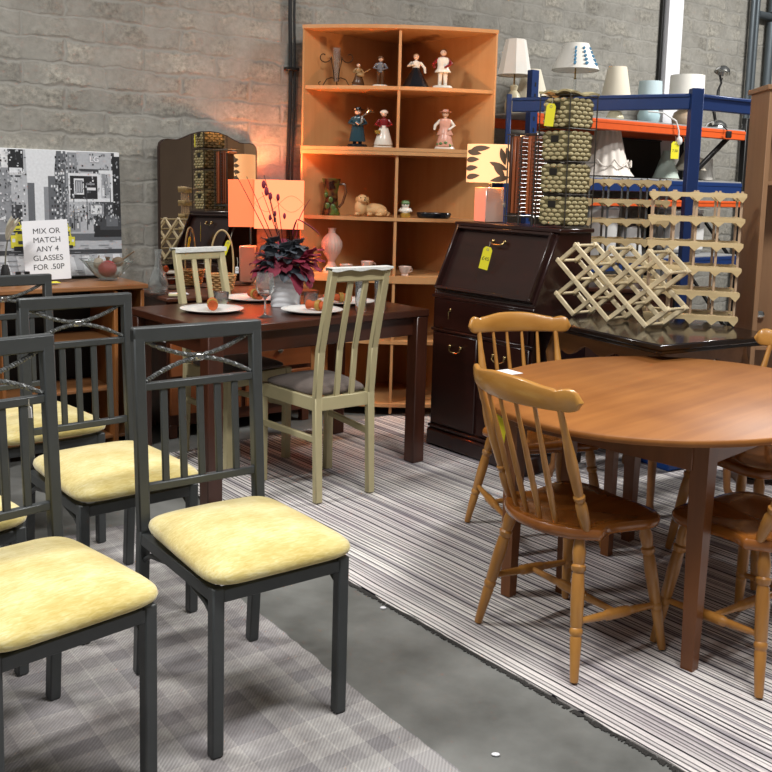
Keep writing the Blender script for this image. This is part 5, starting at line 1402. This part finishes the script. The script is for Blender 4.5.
t.location = rk(3.69, .58, ZD1)
t['label'] = 'silver bendy desk lamp with a domed head at the right end of the orange shelf'
# cable and plug over the orange beam, tag
t = thing('cable_with_plug', 'white lead with a white plug hanging over the orange beam', 'cable')
b = MB(); pts = [rk(2.80, .60, 2.09), rk(2.86, .70, 2.08), rk(2.93, .765, 2.02), rk(2.955, .775, 1.95), rk(2.96, .775, 1.90)]; b.tube(pts, .006, 8); b.build('lead', mat('white_plastic', '#d8d8d6', .35), t)
b = MB(); b.ell(rk(2.965, .778, 1.872), (.024, .024, .034), 12, 8); b.build('plug', mat('white_plastic', '#d8d8d6', .35), t)
t = thing('cable_with_plug', 'black lead with a black plug hanging over the orange beam near its right end', 'cable')
b = MB(); b.tube([rk(3.56, .6, 2.02), rk(3.56, .72, 2.03), rk(3.565, .775, 1.985)], .005, 8); b.build('lead', BLACK, t); b = MB(); b.box(tuple(rk(3.565, .79, 1.95)), (.045, .03, .055), b=.008); b.build('plug', BLACK, t)
price_tag('yellow tag with scribbled price under the orange racking beam', rk(2.93, .77, 1.865), WA - .3, .07, .13, 0, strg=.04, writing='7.50')

# lower shelf lamps
PW = mat('draped_white_glass', '#d6cfc6', .5, 0, .05, 10)
t = thing('table_lamp', 'white swagged bell-shaped lampshade lamp on the lower racking shelf', 'lamp', rk(2.46, .51, ZD2), WA, G2)
b = MB(); b.sheet(lambda u, v: ((.205 - .115 * v ** .6 + .006 * math.sin(2 * PI * u * 14)) * math.cos(2 * PI * u), (.205 - .115 * v ** .6 + .006 * math.sin(2 * PI * u * 14)) * math.sin(2 * PI * u), .012 + .335 * v), 84, 10, .004); b.build('bell_shade', PW, t, angle=70)
b = MB()
for k in range(9):
    a0 = 2 * PI * k / 9
    b.tube([((.18 + .004) * math.cos(a0 + u * 2 * PI / 9 / 8), (.184) * math.sin(a0 + u * 2 * PI / 9 / 8), .13 - .05 * math.sin(PI * u / 8)) for u in range(9)], .006, 6)
b.build('swag', PW, t)
b = MB(); b.lathe([(0, 0), (.08, 0), (.08, .012), (.01, .02), (.01, .3), (0, .3)], 18); b.build('lamp_base', BRASS, t)
lamp('pale green cone lampshade lamp partly behind the blue upright', 3.29, .42, ZD2, [(0, 0), (.04, 0), (.04, .012), (.01, .02), (0, .02)], WHITE, [(.105, .012), (.03, .235)], mat('pale_green_shade', '#b4c2b8', .7, 0, .03), G2)
lamp('white pointed lampshade lamp right of the blue upright on the lower shelf', 3.57, .44, ZD2, [(0, 0), (.05, 0), (.055, .02), (.03, .05), (.012, .075), (0, .075)], WHITE, [(.13, .085), (.045, .26)], LAMPC, G2)
lamp('short white cylinder-shaded lamp at the right end of the lower shelf', 3.80, .40, ZD2, [(0, 0), (.04, 0), (.04, .012), (.01, .02), (0, .02)], WHITE, [(.085, .012), (.075, .19)], LAMPW, G2)
t = thing('dark_board', 'plain dark brown board leaning behind the lower shelf lamps', 'board'); t.matrix_world = T(*rk(3.12, .20, ZD2 + .003)) @ RZ(WA) @ RX(-.12)
b = MB(); b.box((0, 0, .165), (.78, .02, .33)); b.build('board_panel', mat('dark_brown_board', '#2a211b', .6, 0, .2, 6), t)
b = MB(); b.bar((-.4, -.012, .325), (.4, -.012, .325), .012, .012); b.build('edge_strip', BLACK, t)
# appliances on the bottom shelf
t = thing('bread_maker', 'white box-shaped kitchen appliance seen through the right-hand wine rack', 'appliance', rk(3.45, .45, ZD3), WA - .2)
AP_ = mat('appliance_white', '#cfcfcd', .35, 0, .03)
b = MB(); b.box((0, 0, .17), (.36, .28, .32), b=.03); b.build('body', AP_, t); b = MB(); b.box((0, -.143, .25), (.2, .01, .07), b=.004); b.build('control_panel', mat('panel_grey', '#4a4c50', .4), t)
b = MB(); b.box((0, 0, .345), (.32, .25, .03), b=.012); b.build('lid', AP_, t); b = MB(); b.box((.0, -.145, .11), (.09, .012, .05), b=.006); b.build('handle', BLACK, t)
t = thing('pedal_bin', 'white upright kitchen bin seen through the left-hand wine rack', 'bin', rk(2.42, .5, ZD3), WA)
b = MB(); b.lathe([(0, 0), (.13, 0), (.135, .02), (.15, .34), (.152, .36), (0, .36)], 28); b.build('bin_body', AP_, t); b = MB(); b.lathe([(.154, .36), (.156, .38), (.13, .41), (0, .42)], 28); b.build('lid', mat('panel_grey2', '#9a9ca0', .4), t)
t = thing('kettle', 'white jug kettle beside the kitchen bin behind the wine racks', 'kettle', rk(2.80, .5, ZD3), WA)
b = MB(); b.lathe([(0, 0), (.09, 0), (.095, .02), (.075, .2), (.07, .22), (0, .235)], 24); b.build('kettle_body', AP_, t); b = MB(); b.tube([(.07, 0, .2), (.13, 0, .19), (.135, 0, .1), (.085, 0, .05)], .012, 8); b.build('handle', BLACK, t)

# ------------------------------------------------------------------ wall fittings
def wallthing(name, label, cat): return tag(bpy.data.objects.new(name, None), label, cat)
b = MB()
pts = [wp(-.028 + .006 * math.sin(k * 1.3), .03, 4.5 - k * .22) for k in range(21)]
b.tube(pts, .012, 8)
t = thing('wall_cable', 'thick black cable running down the block wall beside the bookcase', 'cable'); b.build('cable_run', BLACK, t)
b = MB(); b.tube([Vector(p) + Vector((.026, .012, 0)) for p in pts], .008, 8); b.build('second_cable', BLACK, t)
for z in (2.2, 3.0, 1.4): b = MB(); b.bar(wp(-.06, .03, z), wp(.03, .03, z), .02, .05, up=WN); b.build('clip', BLACK, t)
b = MB(); b.box((3.745, -.04, 2.2), (.19, .06, 4.4), b=.003); o = tag(b.build('trim_1', mat('white_painted_steel', '#e2e3e8', .45, 0, .06, 4)), kind='structure'); o.matrix_world = T(*wp(0)) @ RZ(WA)
b = MB(); b.box((3.62, -.02, 2.2), (.03, .03, 4.4), b=.003); o = tag(b.build('trim_2', BLACK), kind='structure'); o.matrix_world = T(*wp(0)) @ RZ(WA)
CONDM = mat('grey_conduit', '#5c6469', .4, .5, .1, 20)
t = thing('pipe_frame', 'grey steel pipe frame fixed to the wall at the upper right', 'pipework', wp(0), WA)
for s_, ztop in ((4.86, 4.4), (4.925, 4.4)): b = MB(); b.tube([(s_, -.06, 0), (s_, -.06, ztop)], .024, 12); b.build('vertical_pipe', CONDM, t)
b = MB(); b.tube([(5.16, -.06, 3.09), (5.16, -.06, 0)], .04, 12); b.build('vertical_pipe', CONDM, t)
b = MB(); b.tube([(5.16, -.06, 3.18), (5.16, -.06, 4.4)], .035, 12); b.build('vertical_pipe', CONDM, t)
for z in (3.14, 3.05): b = MB(); b.tube([(4.93 if z > 3.1 else 5.16, -.06, z), (6.6, -.06, z)], .035, 12); b.build('cross_pipe', CONDM, t)

# ------------------------------------------------------------------ tall tan bookcase on the right
t = thing('tall_bookcase', 'tall tan wood-effect open bookcase at the right-hand picture edge', 'bookcase', (1.84, 4.72, 0), math.radians(-4))
bh = 2.0
b = MB(); b.box((.012, .15, bh / 2), (.024, .30, bh), b=.002); b.build('side_panel', TAN, t)
b = MB(); b.box((.788, .15, bh / 2), (.024, .30, bh), b=.002); b.build('side_panel', TAN, t)
b = MB(); b.box((.40, .15, bh + .009), (.83, .33, .024), b=.002); b.build('top_panel', wood('tan_laminate_flat', '#8d6a4c', '#9c7756', .5, 0, .8), t)
b = MB(); b.box((.40, .29, bh / 2), (.76, .012, bh - .02), b=.002); b.build('back_panel', TAN, t)
for z in (1.545, 1.13, .72, .30, .06):
    if z == 1.13: continue
    b = MB(); b.box((.40, .15, z), (.75, .27, .02), b=.002); b.build('shelf', wood('tan_laminate_flat', '#8d6a4c', '#9c7756', .5, 0, .8), t)
b = MB(); b.lathe([(0, 0), (.012, 0), (.012, .008), (.02, .014), (.02, .024), (.0, .03)], 14, X=T(.12, .284, .86) @ RX(PI / 2)); b.build('fitting', SILVER, t)

# blue crates under/behind the tables
def crate(label, p, z, rz):
    t = thing('plastic_crate', label, 'crate', (p[0], p[1], z), rz, 'blue plastic crates')
    CRM = mat('blue_plastic', '#1d4fa0', .4, 0, .08)
    b = MB()
    for x in (-.16, .16): b.box((x, 0, .14), (.012, .25, .26))
    for y in (-.125, .125): b.box((0, y, .14), (.32, .012, .26))
    b.box((0, 0, .01), (.32, .25, .02)); b.build('crate_walls', CRM, t)
    b = MB()
    for z_ in (.265, .10): b.tube([(sx * .168, sy * .133, z_) for sx, sy in ((-1, -1), (1, -1), (1, 1), (-1, 1))], .010, 6, closed=True)
    b.build('rim_band', CRM, t); return t
crate('lower blue plastic crate on the rug behind the side table legs', (1.61, 5.135), 0, EA)
crate('upper blue plastic crate stacked behind the dark side table', (1.61, 5.135), .279, EA)

# odds on the wooden table
b = MB(); b.box((0, 0, .0006), (.13, .09, .0012), b=.0002); o = tag(b.build('paper_slip', PAPER, loc=(.46, 3.62, .7785)), 'white paper slip at the edge of the oval table', 'paper'); o.rotation_euler = (0, 0, .6)
price_tag('yellow tag hanging off the edge of the oval table behind the front spindle-back chair', (.405, 3.14, .742), math.radians(-50), .05, .12, .12, strg=.008)
# litter
for (x, y, lb) in ((.325, 2.36, 'small white scrap on the bare concrete strip'), (.02, 3.22, 'tiny pale scrap by the frayed rug edge')):
    b = MB(); b.ell((0, 0, .004), (.012, .008, .004), 8, 5); tag(b.build('paper_scrap', PAPER, loc=(x, y, -.008)), lb, 'litter', 'scraps on the concrete')

# pink square lamp by the mirror
lp = wp(-.20, .22, CHZ + .009)
t = thing('table_lamp', 'lit pink-orange square-shaded lamp between the mirror and the bookcase', 'lamp', lp, math.radians(6))
b = MB(); b.box((0, 0, .12), (.12, .12, .24), b=.008); b.build('block_base', mat('pale_pink_glass', '#c89c8c', .2, 0, .05), t)
b = MB(); b.tube([(0, 0, .23), (0, 0, .42)], .008, 8); b.build('rod', SILVER, t)
PS = shade_mat('glowing_peach_shade', '#dd9468', (2.0, .34, .15, 1), .9, .006)
b = MB()
hw_, hd_, z0, z1 = .15, .085, .365, .665
for y in (-hd_, hd_): b.box((0, y, (z0 + z1) / 2), (hw_ * 2, .003, z1 - z0), b=.0008)
for x in (-hw_, hw_): b.box((x, 0, (z0 + z1) / 2), (.003, hd_ * 2 - .003, z1 - z0), b=.0008)
sh = b.build('lampshade', PS, t)
b = MB()
for sg in (-1, 1):
    b.tube([(-hw_ + .3 * i / 20, -hd_ - .003, .52 + sg * .05 * math.sin(i / 20 * 2 * PI)) for i in range(21)], .0008, 4)
b.build('wave_print', mat('peach_line', '#b5603c', .8), sh)
bulb('lamp_bulb', (lp[0], lp[1], lp[2] + .58), 26, (1, .42, .18))

# ------------------------------------------------------------------ lights
def area(name, loc, rot, sx, sy, power, col=(1, 1, 1)):
    l = bpy.data.lights.new(name, 'AREA'); l.shape = 'RECTANGLE'; l.size = sx; l.size_y = sy; l.energy = power; l.color = col
    o = bpy.data.objects.new(name, l); COL.objects.link(o); o.location = loc; o.rotation_euler = rot; return o
for i, (x, y, p) in enumerate(((-2.9, 2.8, 165), (1.4, 1.9, 190), (-.6, 1.2, 60), (4.2, 6.2, 330))):
    area('warehouse_tube_light', (x, y, 4.6), (0, 0, WA), 1.5, .35, p, (1, .98, .95))
wd = bpy.data.worlds.new('world'); S.world = wd; wd.use_nodes = True
wd.node_tree.nodes['Background'].inputs[0].default_value = (.95, .97, 1, 1)
wd.node_tree.nodes['Background'].inputs[1].default_value = .17
